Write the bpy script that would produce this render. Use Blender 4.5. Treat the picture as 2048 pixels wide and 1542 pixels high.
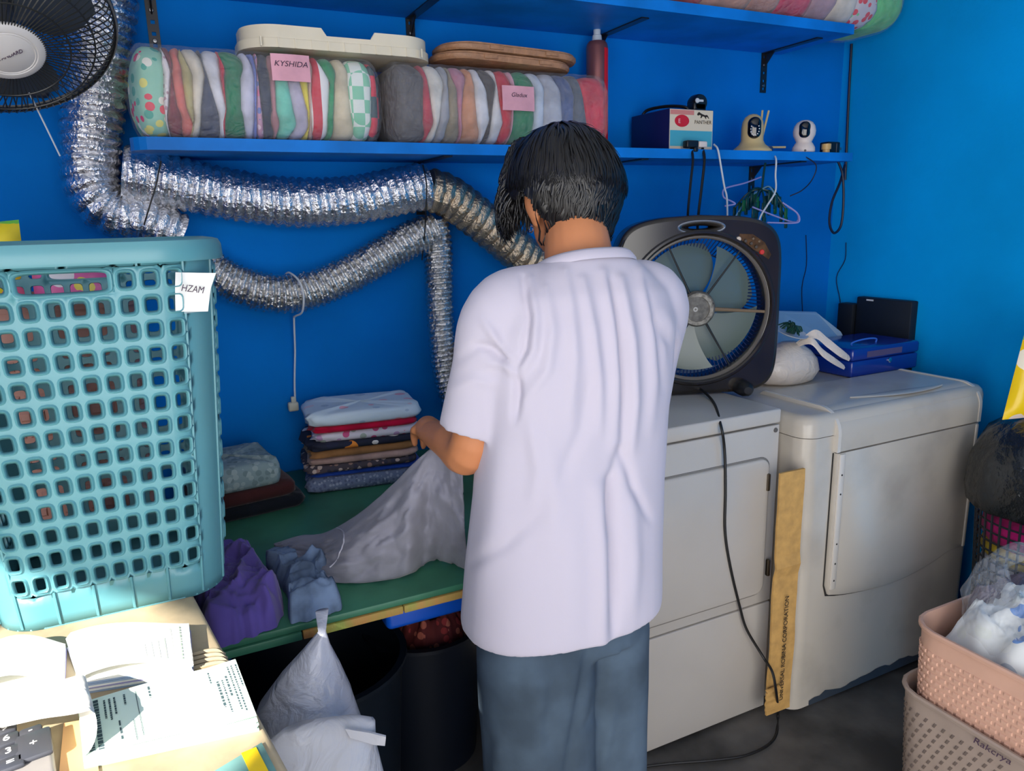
import bpy, bmesh, math, random
import numpy as np
from math import sin, cos, pi, radians, sqrt, atan2
from mathutils import Vector, Matrix, Euler, noise as mnoise
for _o in list(bpy.data.objects): bpy.data.objects.remove(_o)
scene = bpy.context.scene
C = scene.collection
rnd = random.Random(7)

# ------------------------------------------------------------------ camera
F_PX, YAW, PITCH, ROLL, CAM_H = 1468.0, radians(25.82), radians(12.653), radians(1.462), 1.45
def _cam_axes():
    f = np.array([sin(YAW)*cos(PITCH), cos(YAW)*cos(PITCH), -sin(PITCH)])
    r = np.array([cos(YAW), -sin(YAW), 0.0]); d = np.cross(f, r)
    c, s = cos(ROLL), sin(ROLL)
    return c*r+s*d, -s*r+c*d, f
AR, AD, AF = _cam_axes()
cam_d = bpy.data.cameras.new('camera'); cam = bpy.data.objects.new('camera', cam_d); C.objects.link(cam)
cam_d.sensor_fit = 'HORIZONTAL'; cam_d.sensor_width = 36.0; cam_d.lens = F_PX/2048*36.0
cam_d.clip_start = 0.02; cam_d.clip_end = 100
cam.matrix_world = Matrix(((AR[0], -AD[0], -AF[0], 0), (AR[1], -AD[1], -AF[1], 0), (AR[2], -AD[2], -AF[2], CAM_H), (0, 0, 0, 1)))
scene.camera = cam
# ------------------------------------------------------------------ light
scene.view_settings.view_transform = 'Standard'; scene.view_settings.look = 'None'
scene.view_settings.gamma = 1.0; scene.view_settings.use_curve_mapping = False
scene.view_settings.exposure = 0.0
w = bpy.data.worlds.new('sky'); scene.world = w; w.use_nodes = True
bg = w.node_tree.nodes['Background']; bg.inputs[0].default_value = (1.0, 0.98, 0.96, 1); bg.inputs[1].default_value = 4.6
sun_d = bpy.data.lights.new('sun', 'SUN'); sun = bpy.data.objects.new('sun', sun_d); C.objects.link(sun)
sun_d.energy = 16.0; sun_d.angle = radians(0.8); sun_d.color = (1.0, 0.95, 0.86)
SUN_DIR = Vector((1.15, 1.05, -0.98)).normalized()
sun.rotation_euler = SUN_DIR.to_track_quat('-Z', 'Y').to_euler(); sun.location = (-4, -3, 5)
# daylight through the open shopfront behind the camera (portal for the sky) and the side opening
for nm, loc, rot, sx, sy in (('shopfront_portal', (-0.15, -1.65, 1.1), (pi/2, 0, 0), 2.2, 2.2), ('side_portal', (-1.36, -0.69, 1.05), (0, -pi/2, 0), 2.1, 1.62)):
    ld = bpy.data.lights.new(nm, 'AREA'); lo = bpy.data.objects.new(nm, ld); C.objects.link(lo)
    ld.shape = 'RECTANGLE'; ld.size = sx; ld.size_y = sy; lo.location = loc; lo.rotation_euler = rot
    ld.cycles.is_portal = True

# ------------------------------------------------------------------ pixel helpers (photo pixel -> point on a real plane)
def ray(x, y): return AR*((x-1024)/F_PX)+AD*((y-771)/F_PX)+AF
def PZ(x, y, z):
    d = ray(x, y); t = (z-CAM_H)/d[2]; return Vector((d[0]*t, d[1]*t, z))
def PY(x, y, Y):
    d = ray(x, y); t = Y/d[1]; return Vector((d[0]*t, Y, CAM_H+d[2]*t))
def PX(x, y, X):
    d = ray(x, y); t = X/d[0]; return Vector((X, d[1]*t, CAM_H+d[2]*t))
def PD(x, y, dep):
    d = ray(x, y)*dep; return Vector((d[0], d[1], d[2]+CAM_H))

# ------------------------------------------------------------------ materials
def lin(c):
    c = c/255.0
    return c/12.92 if c <= 0.04045 else ((c+0.055)/1.055)**2.4
def rgb(r, g, b, a=1): return (lin(r), lin(g), lin(b), a)
MATS = {}
def mat(name, col, rough=0.6, metal=0.0, spec=0.5, var=0.0, vscale=8.0, bump=0.0, bscale=60.0, bdist=0.004, col2=None, detail=4.0, coat=0.0, sheen=0.0, stretch=None, vlo=0.35, vhi=0.65):
    if name in MATS: return MATS[name]
    m = bpy.data.materials.new(name); m.use_nodes = True; MATS[name] = m
    nt = m.node_tree; N = nt.nodes; L = nt.links; b = N['Principled BSDF']
    b.inputs['Base Color'].default_value = rgb(*col); b.inputs['Roughness'].default_value = rough
    b.inputs['Metallic'].default_value = metal; b.inputs['Specular IOR Level'].default_value = spec
    b.inputs['Coat Weight'].default_value = coat; b.inputs['Sheen Weight'].default_value = sheen
    tc = N.new('ShaderNodeTexCoord'); src = tc.outputs['Object']
    if stretch:
        mp = N.new('ShaderNodeMapping'); mp.inputs['Scale'].default_value = stretch
        L.new(src, mp.inputs['Vector']); src = mp.outputs['Vector']
    if var > 0 or col2:
        n = N.new('ShaderNodeTexNoise'); n.inputs['Scale'].default_value = vscale; n.inputs['Detail'].default_value = detail
        L.new(src, n.inputs['Vector'])
        r = N.new('ShaderNodeValToRGB')
        c2 = col2 or tuple(max(0, c*(1-var)) for c in col)
        r.color_ramp.elements[0].position = vlo; r.color_ramp.elements[1].position = vhi
        r.color_ramp.elements[0].color = rgb(*c2); r.color_ramp.elements[1].color = rgb(*col)
        L.new(n.outputs['Fac'], r.inputs['Fac']); L.new(r.outputs['Color'], b.inputs['Base Color'])
    if bump > 0:
        n2 = N.new('ShaderNodeTexNoise'); n2.inputs['Scale'].default_value = bscale; n2.inputs['Detail'].default_value = 5.0
        L.new(src, n2.inputs['Vector'])
        bp = N.new('ShaderNodeBump'); bp.inputs['Strength'].default_value = bump; bp.inputs['Distance'].default_value = bdist
        L.new(n2.outputs['Fac'], bp.inputs['Height']); L.new(bp.outputs['Normal'], b.inputs['Normal'])
    return m
def mat_dots(name, base, cols, scale=30.0, thr=0.32, rough=0.85):
    """printed cloth: coloured spots on a ground colour"""
    if name in MATS: return MATS[name]
    m = bpy.data.materials.new(name); m.use_nodes = True; MATS[name] = m
    nt = m.node_tree; N = nt.nodes; L = nt.links; b = N['Principled BSDF']; b.inputs['Roughness'].default_value = rough
    tc = N.new('ShaderNodeTexCoord'); v = N.new('ShaderNodeTexVoronoi'); v.inputs['Scale'].default_value = scale
    L.new(tc.outputs['Object'], v.inputs['Vector'])
    sep = N.new('ShaderNodeSeparateColor'); L.new(v.outputs['Color'], sep.inputs['Color'])
    r = N.new('ShaderNodeValToRGB'); r.color_ramp.interpolation = 'CONSTANT'
    els = r.color_ramp.elements
    while len(els) < len(cols): els.new(0.5)
    for i, c in enumerate(cols): els[i].position = i/len(cols); els[i].color = rgb(*c)
    L.new(sep.outputs['Red'], r.inputs['Fac'])
    ma = N.new('ShaderNodeMath'); ma.operation = 'LESS_THAN'; ma.inputs[1].default_value = thr
    L.new(v.outputs['Distance'], ma.inputs[0])
    mx = N.new('ShaderNodeMix'); mx.data_type = 'RGBA'; mx.inputs['A'].default_value = rgb(*base)
    L.new(ma.outputs[0], mx.inputs['Factor']); L.new(r.outputs['Color'], mx.inputs['B'])
    L.new(mx.outputs['Result'], b.inputs['Base Color'])
    return m
def mat_check(name, a, bcol, scale=(20, 20, 20), rough=0.85):
    if name in MATS: return MATS[name]
    m = bpy.data.materials.new(name); m.use_nodes = True; MATS[name] = m
    nt = m.node_tree; N = nt.nodes; L = nt.links; b = N['Principled BSDF']; b.inputs['Roughness'].default_value = rough
    tc = N.new('ShaderNodeTexCoord'); mp = N.new('ShaderNodeMapping'); mp.inputs['Scale'].default_value = scale
    L.new(tc.outputs['Object'], mp.inputs['Vector'])
    ck = N.new('ShaderNodeTexChecker'); ck.inputs['Scale'].default_value = 1.0
    ck.inputs['Color1'].default_value = rgb(*a); ck.inputs['Color2'].default_value = rgb(*bcol)
    L.new(mp.outputs['Vector'], ck.inputs['Vector']); L.new(ck.outputs['Color'], b.inputs['Base Color'])
    return m
def mat_film(name, col=(240, 242, 245), opacity=0.22, rough=0.18, bump=0.5, bscale=35, bdist=0.01):
    """thin plastic film: part lets light straight through, part is glossy film"""
    if name in MATS: return MATS[name]
    m = bpy.data.materials.new(name); m.use_nodes = True; MATS[name] = m
    nt = m.node_tree; N = nt.nodes; L = nt.links; b = N['Principled BSDF']; out = N['Material Output']
    b.inputs['Base Color'].default_value = rgb(*col); b.inputs['Roughness'].default_value = rough
    b.inputs['Specular IOR Level'].default_value = 0.8
    tr = N.new('ShaderNodeBsdfTransparent'); mx = N.new('ShaderNodeMixShader'); mx.inputs[0].default_value = opacity
    L.new(tr.outputs[0], mx.inputs[1]); L.new(b.outputs[0], mx.inputs[2]); L.new(mx.outputs[0], out.inputs['Surface'])
    if bump > 0:
        tc = N.new('ShaderNodeTexCoord')
        n2 = N.new('ShaderNodeTexNoise'); n2.inputs['Scale'].default_value = bscale; n2.inputs['Detail'].default_value = 4.0
        n2.inputs['Distortion'].default_value = 1.5
        L.new(tc.outputs['Object'], n2.inputs['Vector'])
        bp = N.new('ShaderNodeBump'); bp.inputs['Strength'].default_value = bump; bp.inputs['Distance'].default_value = bdist
        L.new(n2.outputs['Fac'], bp.inputs['Height']); L.new(bp.outputs['Normal'], b.inputs['Normal'])
    return m

# ------------------------------------------------------------------ mesh building
class MB:
    def __init__(s): s.v = []; s.f = []
    def add(s, vs, fs):
        o = len(s.v); s.v += [tuple(p) for p in vs]; s.f += [tuple(i+o for i in f) for f in fs]; return s
    def box(s, lo, hi, M=None):
        x0, y0, z0 = lo; x1, y1, z1 = hi
        vs = [(x0, y0, z0), (x1, y0, z0), (x1, y1, z0), (x0, y1, z0), (x0, y0, z1), (x1, y0, z1), (x1, y1, z1), (x0, y1, z1)]
        if M is not None: vs = [M @ Vector(p) for p in vs]
        return s.add(vs, [(0, 3, 2, 1), (4, 5, 6, 7), (0, 1, 5, 4), (1, 2, 6, 5), (2, 3, 7, 6), (3, 0, 4, 7)])
    def rbox(s, lo, hi, r=0.01, seg=3, M=None):
        bm = bmesh.new(); bmesh.ops.create_cube(bm, size=1.0)
        lo = Vector(lo); hi = Vector(hi)
        for v in bm.verts: v.co = Vector(((lo[k]+hi[k])/2+v.co[k]*(hi[k]-lo[k]) for k in range(3)))
        bmesh.ops.bevel(bm, geom=list(bm.edges), offset=r, segments=seg, profile=0.5, affect='EDGES')
        return s.bm(bm, M)
    def bm(s, bm, M=None):
        bm.verts.index_update()
        s.add([(M @ v.co) if M is not None else v.co for v in bm.verts], [[v.index for v in f.verts] for f in bm.faces]); bm.free(); return s
    def loft(s, rings, cap=True, closed=True, loop=False):
        """rings: list of equal-length point lists"""
        n = len(rings[0]); o = len(s.v)
        for r in rings: s.v += [tuple(p) for p in r]
        m = len(rings); last = m if loop else m-1
        for i in range(last):
            for j in range(n if closed else n-1):
                a = o+i*n+j; b = o+i*n+(j+1) % n; c = o+((i+1) % m)*n+(j+1) % n; d = o+((i+1) % m)*n+j
                s.f.append((a, b, c, d))
        if cap and closed and not loop:
            s.f.append(tuple(o+j for j in reversed(range(n)))); s.f.append(tuple(o+(m-1)*n+j for j in range(n)))
        return s
    def tube(s, path, r, n=8, cap=True, loop=False):
        P = [Vector(p) for p in path]; m = len(P)
        rr = r if isinstance(r, (list, tuple)) else [r]*m
        fr = frames(P, loop); rings = []
        for i in range(m):
            t, a, b = fr[i]
            rings.append([P[i]+a*(rr[i]*cos(2*pi*k/n))+b*(rr[i]*sin(2*pi*k/n)) for k in range(n)])
        return s.loft(rings, cap, True, loop)
    def lathe(s, prof, n=24, M=None, cap=True):
        rings = []
        for r, z in prof:
            rings.append([Vector((r*cos(2*pi*k/n), r*sin(2*pi*k/n), z)) for k in range(n)])
        if M is not None: rings = [[M @ p for p in rg] for rg in rings]
        return s.loft(rings, cap)
    def prism(s, pts, d0, d1, M=None):
        """pts 2-D polygon in local XY, extruded z d0..d1"""
        n = len(pts); vs = [Vector((x, y, d0)) for x, y in pts]+[Vector((x, y, d1)) for x, y in pts]
        if M is not None: vs = [M @ v for v in vs]
        return s.add(vs, [tuple(reversed(range(n))), tuple(range(n, 2*n))]+[(i, (i+1) % n, n+(i+1) % n, n+i) for i in range(n)])
    def grid(s, fn, nu, nv):
        o = len(s.v)
        for i in range(nu+1):
            for j in range(nv+1): s.v.append(tuple(fn(i/nu, j/nv)))
        for i in range(nu):
            for j in range(nv):
                a = o+i*(nv+1)+j; s.f.append((a, a+nv+1, a+nv+2, a+1))
        return s
    def mesh(s, name):
        me = bpy.data.meshes.new(name); me.from_pydata(s.v, [], s.f); me.update(); return me
def frames(P, loop=False):
    m = len(P); T = []
    for i in range(m):
        a = P[(i-1) % m] if (loop or i > 0) else P[i]; b = P[(i+1) % m] if (loop or i < m-1) else P[i]
        t = (b-a); T.append(t.normalized() if t.length > 1e-9 else Vector((0, 0, 1)))
    up = Vector((0, 0, 1)) if abs(T[0].z) < 0.9 else Vector((1, 0, 0))
    a = (up-T[0]*up.dot(T[0])).normalized(); out = []
    for i in range(m):
        a = (a-T[i]*a.dot(T[i])).normalized(); out.append((T[i], a, T[i].cross(a)))
    return out
def spline(pts, n=12, loop=False):
    P = [Vector(p) for p in pts]; m = len(P); out = []
    for i in range(m if loop else m-1):
        p0 = P[(i-1) % m] if loop or i > 0 else P[i]*2-P[i+1]
        p1 = P[i]; p2 = P[(i+1) % m]
        p3 = P[(i+2) % m] if loop or i+2 < m else P[i+1]*2-P[i]
        for k in range(n):
            t = k/n
            out.append(0.5*((2*p1)+(p2-p0)*t+(2*p0-5*p1+4*p2-p3)*t*t+(3*p1-p0-3*p2+p3)*t**3))
    if not loop: out.append(P[-1])
    return out
def resample(P, ds):
    L = [0.0]
    for i in range(1, len(P)): L.append(L[-1]+(P[i]-P[i-1]).length)
    n = max(2, int(L[-1]/ds)); out = []; j = 0
    for k in range(n+1):
        s = L[-1]*k/n
        while j < len(L)-2 and L[j+1] < s: j += 1
        t = (s-L[j])/max(1e-9, L[j+1]-L[j]); out.append(P[j].lerp(P[j+1], min(1, t)))
    return out, L[-1]
def rrect(hx, hy, r, n=6, cx=0.0, cy=0.0):
    pts = []
    for (sx, sy, a0) in ((1, 1, 0), (-1, 1, pi/2), (-1, -1, pi), (1, -1, 3*pi/2)):
        for k in range(n+1):
            a = a0+pi/2*k/n; pts.append((cx+sx*(hx-r)+r*cos(a), cy+sy*(hy-r)+r*sin(a)))
    return pts
def nz(x, y=0.0, z=0.0): return mnoise.noise(Vector((x, y, z)))

W = {}
def _smooth(me, smooth, angle=40):
    if smooth:
        me.polygons.foreach_set('use_smooth', [True]*len(me.polygons))
        if smooth == 'auto':
            try: me.set_sharp_from_angle(angle=radians(angle))
            except Exception: pass
def empty(name, loc, rot=(0, 0, 0), label=None, cat=None, group=None):
    o = bpy.data.objects.new(name, None); C.objects.link(o); o.location = loc; o.rotation_euler = rot
    o.empty_display_size = 0.05
    W[o.name] = Matrix.LocRotScale(Vector(loc), Euler(rot), None)
    return tag(o, label, cat, group)
def tag(o, label=None, cat=None, group=None, kind=None):
    if label: o['label'] = label
    if cat: o['category'] = cat
    if group: o['group'] = group
    if kind: o['kind'] = kind
    return o
def mk(name, mb, m, parent=None, smooth='auto', label=None, cat=None, group=None, kind=None, local=False, angle=40):
    """link MB/mesh as ONE object. World-space vertices unless local (then the parent's own space)."""
    me = mb.mesh(name) if isinstance(mb, MB) else mb
    if isinstance(m, (list, tuple)):
        for q in m: me.materials.append(q)
    elif m: me.materials.append(m)
    _smooth(me, smooth, angle)
    o = bpy.data.objects.new(name, me); C.objects.link(o)
    if parent is not None:
        o.parent = parent
        if not local: o.matrix_parent_inverse = W[parent.name].inverted()
        W[o.name] = (W[parent.name].copy() if local else Matrix.Identity(4))
    else:
        n = len(me.vertices); co = np.empty(n*3, 'f'); me.vertices.foreach_get('co', co); co = co.reshape(-1, 3)
        base = np.array([(co[:, 0].min()+co[:, 0].max())/2, (co[:, 1].min()+co[:, 1].max())/2, co[:, 2].min()])
        me.vertices.foreach_set('co', (co-base).astype('f').ravel()); me.update()
        o.location = base; W[o.name] = Matrix.Translation(Vector(base))
    return tag(o, label, cat, group, kind)
def fix_normals(mb):
    me = mb.mesh('tmp'); bm = bmesh.new(); bm.from_mesh(me); bmesh.ops.recalc_face_normals(bm, faces=bm.faces)
    bm.to_mesh(me); bm.free(); return me
def text_mesh(s, size, M, depth=0.0004, sx=1.0, shear=0.0, align='CENTER'):
    cu = bpy.data.curves.new('t', 'FONT'); cu.body = s; cu.size = size; cu.align_x = align; cu.align_y = 'CENTER'; cu.extrude = depth; cu.shear = shear
    o = bpy.data.objects.new('t', cu); C.objects.link(o)
    bpy.context.view_layer.update()
    dg = bpy.context.evaluated_depsgraph_get(); me = bpy.data.meshes.new_from_object(o.evaluated_get(dg))
    bpy.data.objects.remove(o); bpy.data.curves.remove(cu)
    me.transform(M @ Matrix.Diagonal((sx, 1, 1, 1))); return me
def frame_mat(o, x, y):
    """matrix with local X along x, local Y along y, at o"""
    x = Vector(x).normalized(); y = Vector(y); z = x.cross(y).normalized(); y = z.cross(x)
    return Matrix(((x.x, y.x, z.x, o[0]), (x.y, y.y, z.y, o[1]), (x.z, y.z, z.z, o[2]), (0, 0, 0, 1)))
def remeshed(mb, voxel, smooth_iter=3, fac=0.5, name='r'):
    me = mb.mesh(name); o = bpy.data.objects.new(name, me); C.objects.link(o)
    md = o.modifiers.new('r', 'REMESH'); md.mode = 'VOXEL'; md.voxel_size = voxel
    if smooth_iter:
        sm = o.modifiers.new('s', 'SMOOTH'); sm.iterations = smooth_iter; sm.factor = fac
    bpy.context.view_layer.update()
    dg = bpy.context.evaluated_depsgraph_get(); out = bpy.data.meshes.new_from_object(o.evaluated_get(dg))
    bpy.data.objects.remove(o); return out
def displace(me, fn):
    """move each vertex along its normal by fn(co)"""
    n = len(me.vertices); co = np.empty(n*3, 'f'); no = np.empty(n*3, 'f')
    me.vertices.foreach_get('co', co)
    me.vertex_normals.foreach_get('vector', no)
    co = co.reshape(-1, 3); no = no.reshape(-1, 3)
    d = fn(co, no); me.vertices.foreach_set('co', (co+no*d[:, None]).astype('f').ravel()); me.update(); return me
ORD = ['first', 'second', 'third', 'fourth', 'fifth', 'sixth', 'seventh', 'eighth', 'ninth', 'tenth', 'eleventh', 'twelfth', 'thirteenth', 'fourteenth', 'fifteenth', 'sixteenth', 'seventeenth', 'eighteenth', 'nineteenth', 'twentieth', 'twenty-first', 'twenty-second', 'twenty-third', 'twenty-fourth']

# ------------------------------------------------------------------ setting
WY, WX, LX, FY, CZ = 2.15, 2.49, -1.30, -1.60, 2.70
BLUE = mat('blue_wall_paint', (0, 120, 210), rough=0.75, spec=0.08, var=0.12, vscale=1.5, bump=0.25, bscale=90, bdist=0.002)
def struct(name, mb, m, smooth=False): return mk(name, mb, m, smooth=smooth, kind='structure')
def mat_floor():
    m = mat('worn_concrete', (98, 95, 92), rough=0.55, var=0.45, vscale=5.0, bump=0.3, bscale=25, bdist=0.004, detail=8)
    return m
struct('floor', MB().box((LX-0.1, FY, -0.08), (WX+0.1, WY+0.1, 0.0)), mat_floor())
struct('wall_back', MB().box((LX-0.1, WY, 0), (WX+0.1, WY+0.1, CZ)), BLUE)
BLUE2 = mat('blue_wall_paint_lit', (0, 162, 238), rough=0.75, spec=0.08, var=0.1, vscale=1.5, bump=0.25, bscale=90, bdist=0.002)  # lighter blue puts the right wall's brighter daylight into its colour
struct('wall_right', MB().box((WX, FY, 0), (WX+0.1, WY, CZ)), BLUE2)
# unseen left wall, its side opening shaped so the sun reaches only the counter
HEAD = [(-1.5, 2.0), (-0.63, 2.0), (-0.59, 2.19), (-0.53, 2.19), (0.17, 1.985)]     # header's lower edge, stepped and slanted to trim the sun patch
SY0, SY1 = HEAD[0][0], HEAD[-1][0]
_wl = MB().box((LX-0.1, FY, 0), (LX, SY0, CZ)).box((LX-0.1, SY1, 0), (LX, WY, CZ))
for (_a, _za), (_b, _zb) in zip(HEAD[:-1], HEAD[1:]):
    _wl.add([(x, y, z) for x in (LX-0.1, LX) for y, z in ((_a, _za), (_b, _zb), (_b, CZ), (_a, CZ))], [(0, 1, 2, 3), (7, 6, 5, 4), (0, 4, 5, 1), (1, 5, 6, 2), (2, 6, 7, 3), (3, 7, 4, 0)])
struct('wall_left', _wl, BLUE)
# unseen front wall: entrance on the left, solid right and lintel shape the light
OX0, OX1, OZ = -1.25, 0.95, 2.2
struct('wall_front', MB().box((OX1, FY-0.1, 0), (WX+0.1, FY, CZ)).box((LX-0.1, FY-0.1, OZ), (OX1, FY, CZ)).box((LX-0.1, FY-0.1, 0), (OX0, FY, OZ)), BLUE)
struct('ceiling', MB().box((LX-0.1, FY, CZ), (WX+0.1, WY+0.1, CZ+0.08)), mat('ceiling_board', (225, 225, 222), rough=0.8))
# hairline wires/cracks on the walls
CRK = mat('crack_dark', (4, 22, 60), rough=0.9)
struct('trim_1', MB().tube(spline([PY(1612, 470, WY-0.003), PY(1613, 530, WY-0.003), PY(1604, 575, WY-0.003), PY(1606, 640, WY-0.003)], 4), 0.0016, 5), CRK)
struct('trim_2', MB().tube(spline([PX(1692, 485, WX-0.003), PX(1690, 520, WX-0.003), PX(1673, 555, WX-0.003), PX(1680, 600, WX-0.003), PX(1682, 640, WX-0.003)], 4), 0.0016, 5), CRK)
# ------------------------------------------------------------------ wall shelves
SHELF = mat('blue_shelf_paint', (12, 128, 222), rough=0.5, spec=0.2, var=0.15, vscale=6, bump=0.15, bscale=40)
BLK = mat('black_steel', (22, 24, 28), rough=0.35, spec=0.6)
STEEL = mat('screw_steel', (150, 150, 150), rough=0.35, metal=1.0)
def bracket(parent, bx, zs, yf, leg, wall_y=WY):
    """slotted L bracket: leg on the wall, arm under the board"""
    t = 0.004; wd = 0.013; y1 = wall_y-0.001
    mb = MB()
    for (a, b, sgn) in ((zs-leg, zs, 0),):
        mb.box((bx-wd, y1-t, a), (bx-0.005, y1, b)); mb.box((bx+0.005, y1-t, a), (bx+wd, y1, b))
        n = 5; L = b-a
        for k in range(n+1):
            zc = a+L*k/n; h = 0.009
            mb.box((bx-0.005, y1-t, max(a, zc-h)), (bx+0.005, y1, min(b, zc+h)))
    mb.box((bx-wd, yf, zs-t), (bx+wd, y1-t, zs-0.0005))
    # stiffening web
    mb.add([(bx-0.002, y1-t, zs-t), (bx-0.002, y1-t, zs-0.05), (bx-0.002, y1-0.05, zs-t), (bx+0.002, y1-t, zs-t), (bx+0.002, y1-t, zs-0.05), (bx+0.002, y1-0.05, zs-t)],
           [(0, 1, 2), (5, 4, 3), (0, 3, 4, 1), (1, 4, 5, 2), (2, 5, 3, 0)])
    o = mk('bracket', mb, BLK, parent, smooth=False)
    for fz in (0.3, 0.82):
        sc = MB().lathe([(0.0, 0.0), (0.006, 0.0), (0.0045, 0.0025), (0.0, 0.003)], 10, Matrix.Translation((bx, y1-t, zs-leg*fz)) @ Matrix.Rotation(pi/2, 4, 'X'), cap=False)
        mk('screw', sc, STEEL, o)
LS_TOP, LS_BOT, LS_F = 1.652, 1.624, 1.885
US_TOP, US_BOT, US_F = 2.047, 2.017, 1.83
BX = (0.08, 0.747, 1.38, 2.085)
def shelf(label, x0, x1, yf, zb, zt, leg, arm, bxs, rl):
    e = empty('wall_shelf', ((x0+x1)/2, WY, zb), label=label, cat='shelf')
    pts = [(x0, WY-0.001), (x0, yf+rl)]+[(x0+rl-rl*cos(a), yf+rl-rl*sin(a)) for a in np.linspace(0.2, pi/2, 5)]+[(x1, yf), (x1, WY-0.001)]
    mk('board', MB().prism(pts, zb, zt), SHELF, e, smooth=False)
    for b in bxs: bracket(e, b, zb, yf+arm, leg)
    return e
shelf('lower bright blue plank shelf carrying two clothes bags and the small cameras', -0.005, 2.262, LS_F, LS_BOT, LS_TOP, 0.15, 0.02, (0.75, 1.39, 2.05), 0.05)
shelf('upper bright blue plank shelf near the top, full bags lying on it', -0.25, 2.16, US_F, US_BOT, US_TOP, 0.135, 0.07, BX, 0.02)

# ------------------------------------------------------------------ foil ducts
def foil(name, col, rough): return mat(name, col, rough=rough, metal=1.0, var=0.1, vscale=60, bump=0.7, bscale=130, bdist=0.006)
FOIL = foil('foil', (240, 240, 242), 0.2); FOIL2 = foil('foil_fine', (228, 226, 222), 0.24); FOILT = foil('foil_tan', (212, 192, 164), 0.36)
def duct(label, pts, Y, r, pitch, amp, m, crinkle=0.03, n=36, seed=0, rr=None):
    path = spline([PY(x, y, yy) for (x, y, yy) in [(p[0], p[1], p[2] if len(p) > 2 else Y) for p in pts]], 16)
    P, L = resample(path, pitch/7.0); fr = frames(P); rings = []
    for i, p in enumerate(P):
        t, a, b = fr[i]; s = L*i/(len(P)-1); ring = []
        r0 = r if rr is None else r+(rr-r)*i/(len(P)-1)
        for k in range(n):
            th = 2*pi*k/n; ph = (s/pitch-th/(2*pi)) % 1.0
            wv = abs(sin(pi*ph))**0.7
            c = crinkle*(nz(cos(th)*3.1+seed, sin(th)*3.1+s*42, s*37)+0.7*nz(cos(th)*7+seed*3, sin(th)*7+s*90, s*80))
            q = r0*(1-amp+amp*2*(wv-0.5)+c)
            ring.append(p+a*(q*cos(th))+b*(q*sin(th)))
        rings.append(ring)
    return mk('foil_duct', MB().loft(rings), m, smooth=False, label=label, cat='duct', group='foil ducts on the back wall')
DY = 2.062
d1 = duct('thick silver foil duct dropping down the wall behind the fan and turning under', [(205, -90), (203, 0), (193, 90), (188, 200), (180, 300), (186, 380, 2.05), (225, 425, 2.05), (290, 440, 2.05), (360, 470, 2.06)], 2.06, 0.082, 0.026, 0.07, FOIL, 0.045, seed=1, rr=0.055)
d2 = duct('long silver foil duct running right under the lower shelf', [(245, 345), (320, 358), (450, 388), (580, 405), (700, 401), (790, 384), (852, 372)], 2.045, 0.066, 0.024, 0.06, FOIL, 0.04, seed=2)
d3 = duct('dull tan-tinted foil duct slanting down from the tie behind the person', [(853, 378), (900, 395), (960, 440), (1020, 490), (1085, 545), (1150, 620, 2.0)], 2.05, 0.062, 0.03, 0.05, FOILT, 0.035, seed=3)
d4 = duct('sagging finely ribbed foil duct curving up to the tie', [(385, 515), (440, 552), (500, 578), (580, 588), (660, 566), (740, 526), (820, 480), (868, 462)], 2.08, 0.054, 0.0155, 0.09, FOIL2, 0.06, seed=4)
d5 = duct('thin foil duct hanging straight down beside the white shirt', [(866, 440), (876, 500), (879, 600), (884, 690), (893, 760), (915, 830, 2.085)], 2.085, 0.045, 0.0155, 0.09, FOIL2, 0.06, seed=5, rr=0.038)
CORD = mat('black_cord', (12, 12, 14), rough=0.5)
WCORD = mat('white_cord', (205, 208, 212), rough=0.5)
def ring_around(c, t, r, n=24):
    t = Vector(t).normalized(); a = t.orthogonal().normalized(); b = t.cross(a)
    return [Vector(c)+a*(r*cos(2*pi*k/n))+b*(r*sin(2*pi*k/n)) for k in range(n)]
def tie(label, pts, m=CORD, r=0.0018):
    return mk('tie_string', MB().tube(spline(pts, 6), r, 6), m, label=label, cat='string')
tie('black string tying the thick and the long duct together', [PY(322, 322, 1.975), PY(312, 370, 1.965), PY(300, 410, 1.963), PY(288, 450, 1.972)])
tie('black string looped round the ducts at their meeting point', [PY(846, 330, 2.0), PY(853, 370, 1.972), PY(852, 420, 1.975), PY(849, 470, 2.02), PY(844, 520, 2.07)])
# white cord with plug hanging from the sagging duct
e = empty('plug_cord', PY(588, 815, 2.12), label='white cable looped over the sagging duct, plug dangling by the clothes stack', cat='cable')
cc = PY(591, 588, 2.08)
pth = [cc+Vector((-0.02, 0.05, 0.045)), cc+Vector((-0.012, 0.0, 0.059)), cc+Vector((0.004, -0.05, 0.038)), cc+Vector((0.01, -0.061, 0.0)), cc+Vector((0.006, -0.045, -0.045)), cc+Vector((-0.006, 0.0, -0.061)), PY(588, 640, 2.1), PY(590, 700, 2.12), PY(589, 760, 2.125), PY(590, 795, 2.125)]
mk('cable', MB().tube(spline(pth, 6), 0.0028, 6), WCORD, e)
pl = PY(587, 808, 2.125)
mk('plug', MB().rbox((pl.x-0.016, pl.y-0.011, pl.z-0.02), (pl.x+0.013, pl.y+0.011, pl.z+0.006), 0.005).rbox((pl.x-0.006, pl.y-0.007, pl.z+0.004), (pl.x+0.008, pl.y+0.007, pl.z+0.022), 0.003), mat('plug_ivory', (190, 190, 175), rough=0.5), e)

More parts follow.
